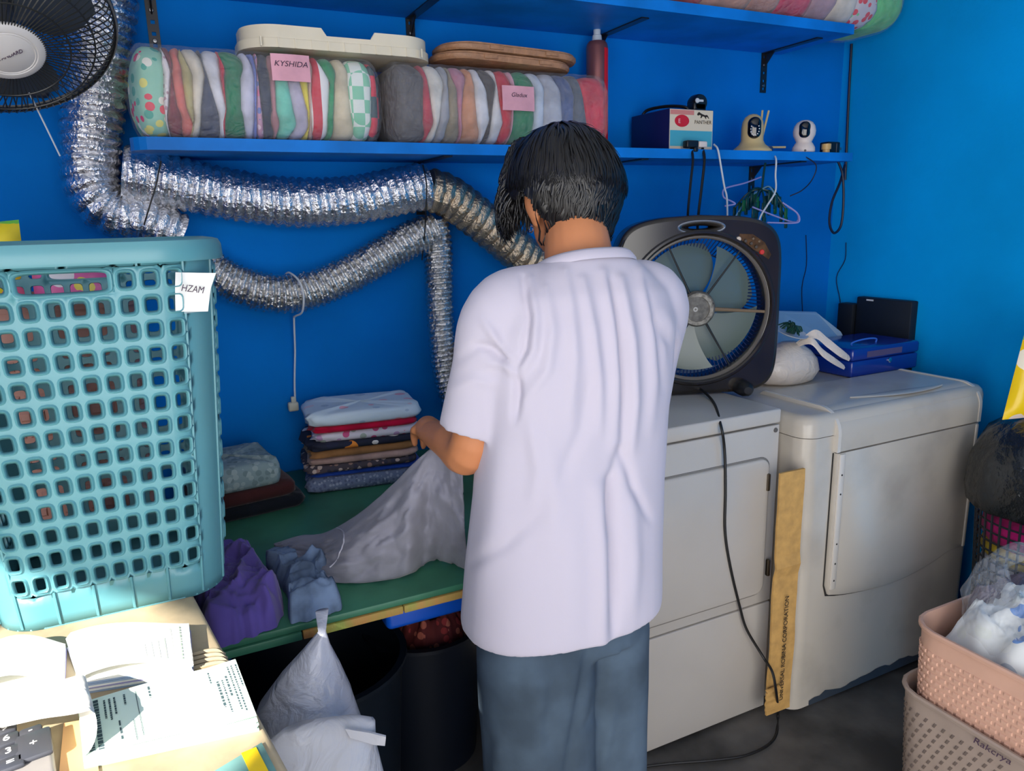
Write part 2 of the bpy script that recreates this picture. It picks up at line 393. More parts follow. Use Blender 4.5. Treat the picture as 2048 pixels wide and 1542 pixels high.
# ------------------------------------------------------------------ dryers
ENAMEL = mat('white_enamel', (192, 186, 178), rough=0.28, spec=0.5, var=0.04, vscale=3, detail=6)
ENAMEL2 = mat('old_enamel', (188, 180, 168), rough=0.25, spec=0.5, var=0.1, vscale=5, detail=9, vlo=0.25, vhi=0.5)
GAP = mat('dark_gap', (40, 38, 36), rough=0.8)
def slabXZ(x0, x1, z0, z1, y0, y1, r, bev=0.004):
    """rounded-corner slab whose face looks to -Y, front edge bevelled"""
    cx, cz = (x0+x1)/2, (z0+z1)/2; hx, hz = (x1-x0)/2, (z1-z0)/2
    mb = MB(); rings = []
    for (ins, y) in ((0, y1), (0, y0+bev), (bev*0.35, y0+bev*0.3), (bev, y0)):
        rings.append([(cx+a, y, cz+b) for a, b in rrect(hx-ins, hz-ins, max(0.001, r-ins), 5)])
    return mb.loft(rings)
DX0, DX1, DFY, DTOP = 0.81, 1.503, 1.424, 0.932
e = empty('clothes_dryer', ((DX0+DX1)/2, 1.75, 0), label='white square clothes dryer behind the person, black fan standing on it', cat='dryer')
mk('body', MB().rbox((DX0, DFY+0.012, 0.012), (DX1, 2.06, 0.888), 0.006, 2), ENAMEL, e)
mk('top_panel', MB().rbox((DX0-0.002, DFY-0.002, 0.892), (DX1+0.001, 2.07, DTOP), 0.006, 3), ENAMEL, e)
zl = PY(1539, 1201, DFY).z
mk('upper_panel', slabXZ(DX0+0.001, DX1-0.001, zl+0.0025, 0.887, DFY, DFY+0.012, 0.003, 0.003), ENAMEL, e)
mk('lower_panel', slabXZ(DX0+0.001, DX1-0.001, 0.012, zl-0.0025, DFY, DFY+0.012, 0.003, 0.003), ENAMEL, e)
dr = PY(1538, 914, DFY); dbm = PY(1522, 1183, DFY)
door = mk('door', slabXZ(DX0+0.07, dr.x-0.002, dbm.z, dr.z, DFY-0.010, DFY, 0.03, 0.006), ENAMEL, e)
mk('door_seam', slabXZ(DX0+0.064, dr.x+0.003, dbm.z-0.005, dr.z+0.005, DFY-0.002, DFY, 0.034, 0.001), mat('seam_grey', (120, 116, 110), rough=0.6), e)
for py in (962, 1132):
    h = PY(1531, py, DFY)
    mk('hinge', MB().rbox((h.x-0.006, DFY-0.016, h.z-0.025), (h.x+0.004, DFY-0.004, h.z+0.025), 0.003, 2), mat('hinge_metal', (120, 112, 100), rough=0.4, metal=1.0), door)
h = PY(1551, 860, DFY)
mk('knob_hole', MB().lathe([(0, 0), (0.007, 0), (0.006, 0.003), (0, 0.003)], 12, Matrix.Translation((h.x, DFY, h.z)) @ Matrix.Rotation(pi/2, 4, 'X'), cap=False), mat('plug_grey', (90, 86, 82), rough=0.5), e)
mk('console', MB().rbox((DX0+0.002, 1.99, DTOP), (DX1-0.02, 2.07, 1.1), 0.012, 3), ENAMEL, e)
# right, rounded dryer
EX0, EX1, EFY, ETOP = 1.537, 2.325, 1.362, 0.912
e = empty('clothes_dryer', ((EX0+EX1)/2, 1.72, 0), label='old cream dryer with rounded top and arched door, blue cash box on it', cat='dryer')
def plan(off=0.0, r=0.05):
    x0, x1, y0, y1 = EX0-off, EX1+off, EFY-off, 2.06
    pts = [(x0+r-r*cos(a), y0+r-r*sin(a)) for a in np.linspace(0, pi/2, 8)]+[(x1-r+r*sin(a), y0+r-r*cos(a)) for a in np.linspace(0, pi/2, 8)]+[(x1, y1), (x0, y1)]
    return pts
zc = PY(1665, 870, EFY).z
mk('body', MB().prism(plan(), 0.012, zc-0.003), ENAMEL2, e)
mb = MB(); rings = []
for ins, z in ((0, zc), (0, ETOP-0.03), (0.004, ETOP-0.014), (0.012, ETOP-0.004), (0.026, ETOP)):
    p = plan(0.003-ins, max(0.02, 0.05-ins*0.5)); rings.append([(x, min(y, 2.06), z) for x, y in p])
mk('top_cap', mb.loft(rings), ENAMEL2, e)
cxl, cxr = PY(1668, 900, EFY).x, PY(1950, 840, EFY).x
zs = PY(1673, 905, EFY-0.01).z; zs2 = PY(1828, 883, EFY-0.01).z
def hood(x0, x1, off, z0):
    prof = [(EFY+0.02, z0), (EFY-0.012-off, z0)]
    r = 0.07
    for a in np.linspace(0, pi/2, 9): prof.append((EFY-0.012-off+r-r*cos(a), ETOP+0.008+off-r+r*sin(a)))
    prof += [(1.63, ETOP+0.008+off), (1.66, ETOP-0.01), (EFY+0.1, ETOP-0.03), (EFY+0.02, ETOP-0.1)]
    rings = [[(x, y, z) for y, z in prof] for x in (x0, x1)]
    return MB().loft(rings)
hd = mk('hood', hood(cxl+0.008, cxr-0.008, 0.0, zs), ENAMEL2, e, angle=30)
mk('hood_edge', hood(cxl-0.004, cxl+0.008, 0.003, zs), mat('edge_cream', (205, 198, 188), rough=0.3), hd, angle=30)
mk('hood_edge', hood(cxr-0.008, cxr+0.004, 0.003, zs), MATS['edge_cream'], hd, angle=30)
# lens-shaped grip on the hood
a0, a1 = PZ(1700, 795, ETOP+0.01), PZ(1885, 770, ETOP+0.01)
rings = []
for t in np.linspace(0, 1, 21):
    c = a0.lerp(a1, t); wv = 0.022*sin(pi*t)**0.8+0.0008
    rings.append([(c.x, c.y-0.01*sin(pi*t)+wv*cos(q), ETOP+0.0085+0.004*max(0, sin(q))) for q in np.linspace(0, 2*pi, 12, endpoint=False)])
mk('grip', MB().loft(rings), ENAMEL2, hd)
# door with arched lower edge
dz = PY(1645, 1190, EFY).z; bx0, bx1 = cxl, cxr
def doorpts(ins):
    pts = [(bx0+ins, zs-0.004), (bx0+ins, dz+0.03)]
    for t in np.linspace(0, 1, 17):
        x = bx0+ins+0.012+(bx1-bx0-2*ins-0.024)*t
        pts.append((x, dz+ins-0.03*sin(pi*min(1, t*1.15))**0.8+0.055*max(0, t-0.5)**1.5))
    pts += [(bx1-ins, dz+0.05), (bx1-ins, zs-0.004)]
    return pts
mk('door_seam', MB().add([(x, EFY-0.0008, z) for x, z in doorpts(-0.006)], [tuple(range(21))]), GAP, e, smooth=False)
rings = [[(x, y, z) for x, z in doorpts(i)] for i, y in ((0, EFY), (0, EFY-0.008), (0.002, EFY-0.012), (0.006, EFY-0.014))]
dd = mk('door', MB().loft(rings), ENAMEL2, e, angle=30)
for sx in (bx0+0.017, bx1-0.012):
    wv = 0.011 if sx < 2 else 0.006
    st = mk('door_strip', MB().rbox((sx-wv, EFY-0.0185, dz+0.02), (sx+wv, EFY-0.012, zs-0.006), 0.003, 2), MATS['edge_cream'], dd)
    if sx < 2:
        for fz in (0.07, 0.2, 0.35, 0.72, 0.86):
            z = dz+0.02+(zs-dz-0.03)*fz
            sb = MB().lathe([(0, 0), (0.003, 0), (0.0022, 0.0012), (0, 0.0012)], 8, Matrix.Translation((sx, EFY-0.0185, z)) @ Matrix.Rotation(pi/2, 4, 'X'), cap=False)
            mk('screw', sb, GAP, st)
# peeled dark strip along the foot
pts = []
for k in range(29):
    t = k/28; pts.append((EX0+0.08+0.62*t, 0.03+0.022*nz(t*7, 3.3)+0.012*nz(t*23, 1.1)+0.01*sin(pi*t)))
mk('peeled_foot', MB().add([(x, EFY-0.0012, z) for x, z in pts]+[(x, EFY-0.0012, 0.012) for x, z in pts], [(k, k+29, k+30, k+1) for k in range(28)]), mat('peeled_paint', (52, 62, 74), rough=0.7), e, smooth=False)
# scuffs
# flattened cartons stuffed between the dryers
CARD = mat('cardboard', (205, 160, 92), rough=0.8, var=0.12, vscale=30, bump=0.2, bscale=150, bdist=0.001)
def carton(label, px0, px1, pyt, pyb, Y, th, crease, seed):
    bl, br_ = PY(px0, pyb, Y), PY(px1, pyb, Y); tl, tr = PY(px0+18, pyt, Y), PY(px1+18, pyt, Y)
    z0, z1 = max(0.002, bl.z), tl.z; x0, x1 = bl.x, br_.x
    nn = 24
    def edge(t, s): return 0.0022*nz(t*9, s*7+seed)+0.0012*nz(t*31, s*5+seed)
    mb = MB(); rings = []
    for k in range(nn+1):
        t = k/nn; z = z0+(z1-z0)*t; dy = 0.004*nz(t*5, seed)-(0.006 if abs(t-crease) < 0.03 else 0)
        xa, xb = x0+edge(t, 0), x1+edge(t, 1)
        rings.append([(xa, Y+dy, z), (xb, Y+dy-0.002, z), (xb, Y+th+dy, z), (xa, Y+th+dy, z)])
    return mk('flattened_carton', mb.loft(rings), CARD, smooth=False, label=label, cat='carton'), x0, x1, z0, z1
co, x0, x1, z0, z1 = carton('tall brown flattened carton with black lettering wedged between the two dryers', 1533, 1577, 950, 1432, 1.352, 0.006, 0.62, 1)
tm = text_mesh('UNIVERSAL ROBINA CORPORATION', 0.021, frame_mat(((x0+x1)/2+0.001, 1.3445, z0+0.205), (0, 0, 1), (-1, 0, 0)), 0.0003, 0.95)
mk('lettering', tm, mat('print_black', (40, 30, 22), rough=0.8), co, smooth=False)
carton('short torn brown carton standing in front of the tall one', 1531, 1556, 1375, 1424, 1.342, 0.004, 0.9, 2)

# ------------------------------------------------------------------ green folding table
GREEN = mat('green_tabletop', (62, 128, 100), rough=0.45, spec=0.4, var=0.25, vscale=5, detail=6)
WOOD = mat('bare_plywood_edge', (190, 130, 75), rough=0.7, col2=(140, 150, 70), vscale=6, stretch=(3, 1, 1), bump=0.2, bscale=80)
TX0, TX1, TY0, TY1, TZ = 0.0, 0.79, 1.25, 2.13, 0.75
e = empty('work_table', ((TX0+TX1)/2, 1.69, 0), label='green topped work table with bare plywood edge against the back wall', cat='table')
mk('tabletop', MB().rbox((TX0, TY0, TZ-0.014), (TX1, TY1, TZ), 0.003, 2), GREEN, e)
for a, b in ((TX0, 0.17), (0.172, 0.36), (0.362, 0.56), (0.562, TX1)):
    mk('edge_strip', MB().rbox((a, TY0-0.004, TZ-0.03), (b, TY0+0.02, TZ-0.0145), 0.002, 2), WOOD if a > 0.1 else GREEN, e)
mk('underlay', MB().box((TX0+0.01, TY0+0.021, TZ-0.03), (TX1-0.01, TY1, TZ-0.0145)), WOOD, e, smooth=False)
for lx in (TX0+0.03, TX1-0.03):
    for ly in (TY0+0.06, TY1-0.05):
        mk('leg', MB().box((lx-0.02, ly-0.02, 0), (lx+0.02, ly+0.02, TZ-0.031)), mat('leg_blue', (10, 60, 130), rough=0.6), e, smooth=False)
dl, drr = PY(775, 1262, TY0+0.05), PY(930, 1230, TY0+0.05)
mk('drawer', MB().rbox((dl.x, TY0+0.05, dl.z-0.004), (TX1-0.06, TY0+0.5, TZ-0.032), 0.012, 3), mat('blue_plastic', (10, 80, 190), rough=0.3, spec=0.6), e)

# ------------------------------------------------------------------ counter (desk) in front left
DZ = 0.92
DE = (Vector((0.0, 1.126, DZ)), Vector((0.067, 0.669, DZ)))
du = (DE[0]-DE[1]).normalized(); dn = Vector((-du.y, du.x, 0))     # along the edge / inwards (left)
if dn.x > 0: dn = -dn
DM = frame_mat(DE[1], dn, -du)      # local x = inwards, y = towards camera
def D(x, y, z=0.0): return DE[1]+dn*x+du*y+Vector((0, 0, z))
DMat = Matrix(((dn.x, du.x, 0, DE[1].x), (dn.y, du.y, 0, DE[1].y), (0, 0, 1, DZ), (0, 0, 0, 1)))
COVER = mat('beige_cover', (196, 176, 142), rough=0.75, var=0.22, vscale=9, bump=0.25, bscale=30, bdist=0.004, detail=6)
e = empty('shop_counter', D(0.4, 0.3, -DZ), label='beige covered shop counter in the sunlight, receipt pads and teal hamper on it', cat='counter')
mk('cabinet', MB().box((0.03, -0.12, -DZ), (1.15, 1.28, -0.031), DMat), mat('counter_side', (70, 60, 50), rough=0.7), e, smooth=False)
mk('worktop', MB().rbox((0, -0.15, -0.03), (1.18, 1.30, 0), 0.007, 3, DMat), COVER, e)
# wrinkled edge of the cover
for k in range(4):
    yy = 0.235+0.011*k
    pts = [D(0.002, yy-0.01, -0.004), D(0.012, yy, 0.0015), D(0.045, yy+0.004, 0.003), D(0.085+0.02*(k % 2), yy+0.012, 0.001)]
    mk('cover_fold', MB().tube(spline(pts, 5), [0.0035]*16, 6), COVER, e)
# ------------------------------------------------------------------ clear bags of folded clothes
def cloth(col, name=None, var=0.18): 
    name = name or 'cloth_%d_%d_%d' % col
    return mat(name, col, rough=0.9, spec=0.15, var=var, vscale=18, bump=0.35, bscale=70, bdist=0.004, sheen=0.15)
P_FLORAL = mat_dots('print_floral', (150, 205, 180), [(220, 40, 110), (235, 225, 120), (70, 170, 150), (230, 70, 90), (240, 235, 220)], 42, 0.42)
P_REDTEAL = mat_check('print_redteal', (50, 75, 80), (205, 30, 60), (24, 24, 20))
P_MINTW = mat_check('print_mintwhite', (130, 200, 165), (225, 230, 222), (36, 36, 32))
P_LACE = mat_dots('print_lace', (222, 212, 214), [(190, 150, 160), (235, 225, 225)], 90, 0.4)
P_STRIPE = mat_check('print_redstripe', (235, 230, 228), (205, 30, 55), (46, 0.01, 0.01))
P_PINKF = mat_dots('print_pinkfloral', (205, 150, 175), [(235, 200, 210), (120, 130, 190), (230, 120, 150)], 55, 0.4)
def slab_set(bag, items, Yc, hy, z0, z1, x_of, ends, amp, seed, group, uend=0.86, corner=0.06, u0e=None):
    n = 44; zc = (z0+z1)/2; hz = (z1-z0)/2
    base = rrect(hy, hz, corner, 10)
    xa, xb = ends
    def env(x):
        u = (x-xa)/(xb-xa)*2-1
        if abs(u) <= uend: return 1.0
        q = min(1.0, (abs(u)-uend)/(1-uend)); return max(0.2, sqrt(max(0, 1-q*q*0.92)))
    def bound(i, x, y, z):
        if i == 0 or i == len(items): return x
        return x+amp*(1.3*nz(z*7+i*3.7+seed, y*3, i*1.9)+0.6*nz(z*19+i*5.1, y*7+seed, i))
    for i, (p0, desc, m) in enumerate(items):
        x0 = x_of(p0); x1 = x_of(items[i+1][0]) if i+1 < len(items) else xb
        rings = []
        for k in range(9):
            t = k/8; ring = []
            bul = 1-0.07*abs(2*t-1)**3
            for (a, b) in base:
                y = Yc+a; z = zc+b
                xx = bound(i, x0, y, z)*(1-t)+bound(i+1, x1, y, z)*t
                wr = 1+0.02*nz(z*40, y*25, i*7.7+t*2)
                s = env(xx)*bul*wr
                ring.append((xx, Yc+a*s, zc+b*s-(1-s)*hz*0.15))
            rings.append(ring)
        mk('folded_garment', MB().loft(rings), m, smooth=True, label='%s folded garment, %s from the left in the %s' % (desc, ORD[i], bag), cat='garment', group=group)
FILM = mat_film('clear_bag_film', (235, 236, 238), 0.13, 0.14, 0.9, 28, 0.02)
def film_bag(label, xa, xb, Yc, hy, z0, z1, seed, uend=0.86, corner=0.07, grow=0.007, sag=0.0):
    zc = (z0+z1)/2; hz = (z1-z0)/2; base = rrect(hy+grow, hz+grow, corner, 14); rings = []
    nx = 70
    for k in range(nx+1):
        u = -1+2*k/nx; x = (xa+xb)/2+u*((xb-xa)/2+grow)
        if abs(u) <= uend: s = 1.0
        else:
            q = (abs(u)-uend)/(1-uend); s = max(0.08, sqrt(max(0, 1-q*q*0.99)))
        ring = []
        for (a, b) in base:
            w_ = 1+0.018*nz(x*22+seed, a*30, b*30)+0.01*nz(x*55, a*60+seed, b*50)
            zz = zc+b*s*w_
            ring.append((x, Yc+a*s*w_, max(zz, z0-0.0005) if sag == 0 else zz-sag*max(0, u)**2))
        rings.append(ring)
    return mk('laundry_bag', MB().loft(rings), FILM, smooth=True, label=label, cat='plastic bag', group='clear bags of folded clothes')
PINKP = mat('pink_paper', (225, 165, 178), rough=0.8, var=0.08, vscale=20)
INK = mat('pen_ink', (70, 50, 70), rough=0.8)
def card(parent, px0, px1, py0, py1, Y, txt, size, tilt=0.0):
    a = PY(px0, py0, Y); b = PY(px1, py1, Y); c = (a+b)/2; hw = abs(b.x-a.x)/2; hh = abs(a.z-b.z)/2
    M = frame_mat(c, (cos(tilt), 0, sin(tilt)), (0, 0, 1))
    def f(u, v): return M @ Vector(((u*2-1)*hw, (v*2-1)*hh, 0.003*sin(pi*u)+0.001*sin(5*v)))
    o = mk('name_card', MB().grid(f, 8, 6), PINKP, parent, smooth=True)
    mk('handwriting', text_mesh(txt, size, M @ Matrix.Translation((0, hh*0.25, 0.0042)), 0.0001, 1.1, 0.25), INK, o, smooth=False)
c_ = cloth
G1 = 'clothes in the left shelf bag'; G2 = 'clothes in the right shelf bag'
XB = lambda p: PY(p, 200, 1.885).x
items1 = [(258, 'mint flower-print', P_FLORAL), (330, 'pale lace-print', P_LACE), (343, 'maroon', c_((140, 60, 70))), (358, 'coral pink', c_((225, 120, 110))), (374, 'olive and cream', c_((190, 175, 120))), (386, 'cream', c_((228, 216, 198))), (404, 'dark slate', c_((70, 75, 98))), (424, 'white', c_((225, 222, 228))), (446, 'thin crimson', c_((200, 35, 60))), (452, 'emerald green', c_((5, 125, 80))), (484, 'pale lavender', c_((212, 208, 226))), (499, 'periwinkle blue', c_((110, 125, 200))), (508, 'pink flowery', P_PINKF), (526, 'navy', c_((50, 55, 78))), (544, 'dusty rose', c_((190, 130, 135))), (556, 'mint green', c_((120, 210, 185))), (579, 'lilac grey', c_((190, 180, 200))), (600, 'yellow', c_((235, 215, 60))), (616, 'peach beige', c_((215, 180, 165))), (630, 'white and red striped', P_STRIPE), (655, 'grass green', c_((40, 150, 95))), (668, 'beige cream', c_((225, 208, 176))), (708, 'mint and white checked', P_MINTW), (740, 'red and teal checked', P_REDTEAL)]
SY, SH = 1.998, 0.118
zb0 = LS_TOP+0.004
slab_set('left shelf bag', items1, SY, SH, zb0, 1.848, XB, (XB(258), XB(772)), 0.02, 2.0, G1)
b1 = film_bag('clear plastic bag of folded clothes with a pink card, left end of the lower shelf', XB(258), XB(772), SY, SH, zb0-0.002, 1.848, 1.0)
card(b1, 540, 622, 106, 165, SY-SH-0.0145, 'KYSHIDA', 0.017)
items2 = [(781, 'charcoal satin', c_((88, 82, 84))), (846, 'small crimson', c_((190, 50, 70))), (856, 'ivory', c_((225, 218, 208))), (882, 'silver grey', c_((165, 165, 172))), (902, 'khaki', c_((150, 135, 110))), (914, 'mauve pink', c_((200, 130, 150))), (930, 'apricot', c_((220, 150, 110))), (952, 'white cotton', c_((225, 222, 226))), (974, 'dark brown striped', c_((70, 58, 55))), (984, 'off-white', c_((222, 218, 220))), (999, 'bright crimson', c_((205, 20, 50))), (1022, 'pale pink', c_((225, 170, 190))), (1032, 'deep green', c_((10, 130, 80))), (1066, 'ice blue', c_((195, 205, 222))), (1090, 'pale grey', c_((180, 182, 195))), (1127, 'slate blue', c_((80, 95, 140))), (1150, 'dark slate grey', c_((85, 92, 108))), (1172, 'crimson red', c_((215, 25, 60)))]
slab_set('right shelf bag', items2, SY, SH, zb0, 1.848, XB, (XB(781), XB(1224)), 0.021, 11.0, G2, 0.9)
b2 = film_bag('clear plastic bag of folded clothes with a pink card, middle of the lower shelf', XB(781), XB(1224), SY, SH, zb0-0.002, 1.848, 5.0, 0.9)
card(b2, 1004, 1069, 170, 223, SY-SH-0.0145, 'Gladux', 0.015)
# upper shelf bags
XU = lambda p: PY(p, 30, 1.80).x
G3 = 'clothes in the big upper bag'
ub0 = US_TOP+0.004
itemsA = [(1100, 'rose print', P_PINKF), (1190, 'sand', c_((200, 180, 140))), (1260, 'brick pink', c_((200, 120, 110))), (1330, 'lime tinted', c_((170, 185, 110)))]
slab_set('upper bag near the middle bracket', itemsA, 1.965, 0.125, ub0, 2.25, XU, (XU(1100), XU(1382)), 0.012, 21.0, 'clothes in the small upper bag', 0.75)
film_bag('clear clothes bag cut by the top edge, left one on the upper shelf', XU(1100), XU(1382), 1.965, 0.125, ub0-0.002, 2.25, 31.0, 0.72)
itemsB = [(1396, 'rosy red', c_((205, 75, 85))), (1440, 'tan pink', c_((200, 140, 115))), (1530, 'dusty tan', c_((190, 135, 120))), (1580, 'raspberry', c_((205, 50, 85))), (1640, 'greyish rose', c_((180, 140, 150))), (1692, 'ivory knitted', c_((225, 212, 195))), (1735, 'red speckled', mat_dots('print_redspeck', (195, 185, 190), [(215, 40, 60), (120, 190, 130)], 40, 0.4)), (1765, 'spring green', c_((95, 195, 120)))]
slab_set('big upper bag', itemsB, 1.965, 0.145, ub0, 2.26, XU, (XU(1396), 2.462), 0.02, 27.0, G3, 0.7, 0.09)
film_bag('big crumpled clear bag overhanging the right end of the upper shelf', XU(1396), 2.462, 1.965, 0.145, ub0-0.002, 2.26, 41.0, 0.68, 0.1)

# ------------------------------------------------------------------ lids and can on top of the bags
CREAM = mat('cream_plastic', (226, 214, 188), rough=0.4, var=0.05)
BROWNP = mat('brown_woven_plastic', (176, 128, 92), rough=0.5, var=0.15, vscale=40, bump=0.6, bscale=120, bdist=0.003)
def tray(name, x0, x1, Yc, hy, z0, h, r, m, label, notch, ribs=True, tilt=0.0, M=None):
    cx = (x0+x1)/2; hx = (x1-x0)/2; o_ = rrect(hx, hy, r, 12)
    # densify straight sides so the cut-out shows
    pts = []
    for i in range(len(o_)):
        a = Vector(o_[i]); b = Vector(o_[(i+1) % len(o_)]); n = max(1, int((b-a).length/0.012))
        for k in range(n): pts.append(a.lerp(b, k/n))
    def top(p): return h-(notch[2] if notch and notch[0] < p.x/hx < notch[1] else 0)
    def ring(s, zf): return [(cx+p.x*s, Yc+p.y*s, z0+zf(p)) for p in pts]
    rings = [ring(0.0, lambda p: 0.004), ring(0.93, lambda p: 0.004), ring(0.955, lambda p: top(p)), ring(0.975, lambda p: top(p)), ring(0.975, lambda p: h*0.42), ring(1.0, lambda p: h*0.4), ring(1.0, lambda p: 0.0), ring(0.0, lambda p: 0.0)]
    if M is not None: rings = [[M @ Vector(p) for p in rg] for rg in rings]
    o = mk(name, MB().loft(rings, cap=False), m, smooth='auto', label=label, cat='lid', angle=30)
    if ribs:
        for i in range(11):
            x = cx-hx*0.82+hx*1.64*i/10
            mb = MB().box((x-0.0016, Yc-hy*1.006-0.001, z0), (x+0.0016, Yc-hy*0.97, z0+h*0.42))
            mk('rib', mb, m, o, smooth=False)
    return o
zt1 = 1.848+0.0105
xl0, xl1 = PY(482, 85, 1.9).x, PY(872, 100, 1.9).x
tray('hamper_lid', xl0, xl1, 1.995, 0.105, zt1, 0.05, 0.085, CREAM, 'cream plastic hamper lid with cut-out rim lying on the clothes bags', (-0.22, 0.30, 0.017))
xb0, xb1 = PY(885, 95, 1.9).x, PY(1170, 110, 1.9).x
def weave_lid(label, x0, x1, z0, tl, seed):
    cx = (x0+x1)/2; hx = (x1-x0)/2; hy = 0.1; rings = []
    pts = rrect(hx, hy, 0.09, 14)
    for s, z in ((0.0, 0.0), (0.9, 0.0), (0.975, 0.002), (1.0, 0.008), (1.0, 0.015), (0.975, 0.017), (0.97, 0.021), (0.93, 0.022), (0.9, 0.018), (0.0, 0.018)):
        rings.append([(cx+a*s, 2.005+b*s, z0+z+tl*(a*s)/hx) for a, b in pts])
    o = mk('oval_basket_cover', MB().loft(rings, cap=False), BROWNP, smooth='auto', label=label, cat='basket cover', group='brown woven lids', angle=35)
    for t in (-0.35, 0.45):
        x = cx+hx*t; zz = z0+tl*t
        mk('clip_notch', MB().rbox((x-0.02, 2.005-hy-0.003, zz+0.006), (x+0.02, 2.005-hy+0.006, zz+0.0165), 0.002, 2), BROWNP, o)
weave_lid('lower of the two brown woven lids on the right bag', xb0+0.005, xb1-0.01, zt1+0.006, -0.006, 1)
weave_lid('upper of the two brown woven lids, shifted to the right', xb0+0.02, xb1+0.012, zt1+0.030, -0.006, 2)
cp = PY(1194, 85, 2.075); CANX, CANY = cp.x, 2.075
e = empty('spray_can', (CANX, CANY, LS_TOP), label='tall red aerosol can with clear cap standing behind the clothes bag', cat='spray can')
T = Matrix.Translation((CANX, CANY, LS_TOP))
cz = cp.z-LS_TOP
mk('can', MB().lathe([(0.0, 0), (0.033, 0), (0.034, 0.004), (0.034, cz-0.015), (0.031, cz-0.004), (0.026, cz+0.002), (0.0, cz+0.002)], 28, T, cap=False), mat('can_rose_metal', (150, 95, 92), rough=0.3, metal=0.6), e)
lab = MB(); rings = []
for a in np.linspace(-pi/2+0.15, 0.9, 14): rings.append([Vector((CANX+0.0346*cos(a), CANY+0.0346*sin(a), z)) for z in (LS_TOP+0.01, LS_TOP+cz-0.02)])
mk('red_label', lab.loft(rings, cap=False, closed=False), mat('can_red', (225, 25, 25), rough=0.3), e, smooth=True)
mk('cap', MB().lathe([(0.0, cz+0.002), (0.016, cz+0.002), (0.014, cz+0.02), (0.011, cz+0.022), (0.0115, cz+0.036), (0.009, cz+0.04), (0.0, cz+0.04)], 20, T, cap=False), mat('cap_clear', (190, 198, 205), rough=0.2, spec=0.8), e)

# ------------------------------------------------------------------ things on the right part of the lower shelf
NAVY = mat('navy_box', (10, 24, 84), rough=0.5); BLKP = mat('black_plastic', (18, 18, 20), rough=0.35)
fy = 1.925
fl = PY(1337, 300, fy); fr_ = PY(1424, 300, fy); bt = PY(1337, 216, fy).z
z0 = LS_TOP; e = empty('battery_box', ((fl.x+fr_.x)/2, fy+0.1, z0), label='navy box with a red, white and teal panther label on its front', cat='box')
mk('case', MB().rbox((fl.x, fy, z0), (fr_.x, fy+0.2, bt), 0.003, 2), NAVY, e)
bw, bh = fr_.x-fl.x, bt-z0
def lp(u, v, d=0.0): return Vector((fl.x+u*bw, fy-0.001-d, z0+v*bh))
def lquad(name, u0, v0, u1, v1, m, par, d=0.0002): return mk(name, MB().box(tuple(lp(u0, v0, d)), (lp(u1, v1, d).x, fy-0.0002, lp(u1, v1, d).z)), m, par, smooth=False)
lb = lquad('label', 0.01, 0.01, 0.99, 0.985, mat('label_cream', (222, 205, 178), rough=0.6), e)
lquad('teal_band', 0.02, 0.1, 0.98, 0.48, mat('label_teal', (70, 165, 185), rough=0.6), lb, 0.0006)
lquad('pink_band', 0.02, 0.86, 0.55, 0.97, mat('label_pink', (210, 130, 120), rough=0.6), lb, 0.0006)
REDL = mat('label_red', (205, 25, 40), rough=0.5)
mk('red_oval', MB().prism([(0.028*cos(a), 0.018*sin(a)) for a in np.linspace(0, 2*pi, 28, endpoint=False)], 0, 0.0006, frame_mat(lp(0.28, 0.71, 0.0003), (1, 0, 0), (0, 0, 1))), REDL, lb, smooth=False)
mk('lettering', text_mesh('PANTHER', 0.0155, frame_mat(lp(0.76, 0.69, 0.0008), (1, 0, 0), (0, 0, 1)), 0.0002, 1.0), MATS['print_black'], lb, smooth=False)
cat = [(-1, 0.15), (-0.85, 0.45), (-0.6, 0.5), (-0.45, 0.35), (-0.1, 0.2), (0.3, 0.05), (0.62, 0.12), (0.8, -0.05), (1.0, -0.45), (0.9, -0.48), (0.7, -0.2), (0.45, -0.25), (0.55, -0.5), (0.42, -0.5), (0.22, -0.2), (-0.1, -0.12), (-0.3, -0.42), (-0.45, -0.42), (-0.35, -0.05), (-0.55, 0.08), (-0.8, -0.05), (-0.95, 0.0)]
mk('panther_mark', MB().prism([(x*0.024, y*0.019) for x, y in reversed(cat)], 0, 0.0006, frame_mat(lp(0.76, 0.86, 0.0003), (1, 0, 0), (0, 0, 1))), MATS['print_black'], lb, smooth=False)
mk('small_print', text_mesh('E', 0.018, frame_mat(lp(0.22, 0.70, 0.0011), (1, 0, 0), (0, 0, 1)), 0.0002), mat('print_pale', (240, 190, 190), rough=0.6), lb, smooth=False)
hpts = [Vector((fl.x-0.0+0.02, fy+0.17, bt-0.002)), Vector((fl.x+0.03, fy+0.15, bt+0.016)), Vector((fl.x+0.06, fy+0.09, bt+0.02)), Vector((fl.x+0.09, fy+0.04, bt+0.012)), Vector((fl.x+0.1, fy+0.03, bt-0.002))]
mk('strap_handle', MB().tube(spline(hpts, 6), 0.005, 8), BLKP, e)
g = PY(1393, 214, fy+0.05); g.z = bt
e = empty('clip_gadget', (g.x, g.y, bt), label='small black gadget with white dial sitting on the panther box', cat='gadget')
mk('body', MB().rbox((g.x-0.026, g.y-0.02, bt), (g.x+0.026, g.y+0.02, bt+0.03), 0.008).lathe([(0, -0.02), (0.024, -0.02), (0.027, -0.012), (0.027, 0.012), (0.024, 0.02), (0, 0.02)], 20, Matrix.Translation((g.x+0.002, g.y, bt+0.027)) @ Matrix.Rotation(pi/2, 4, 'X'), cap=False), BLKP, e)
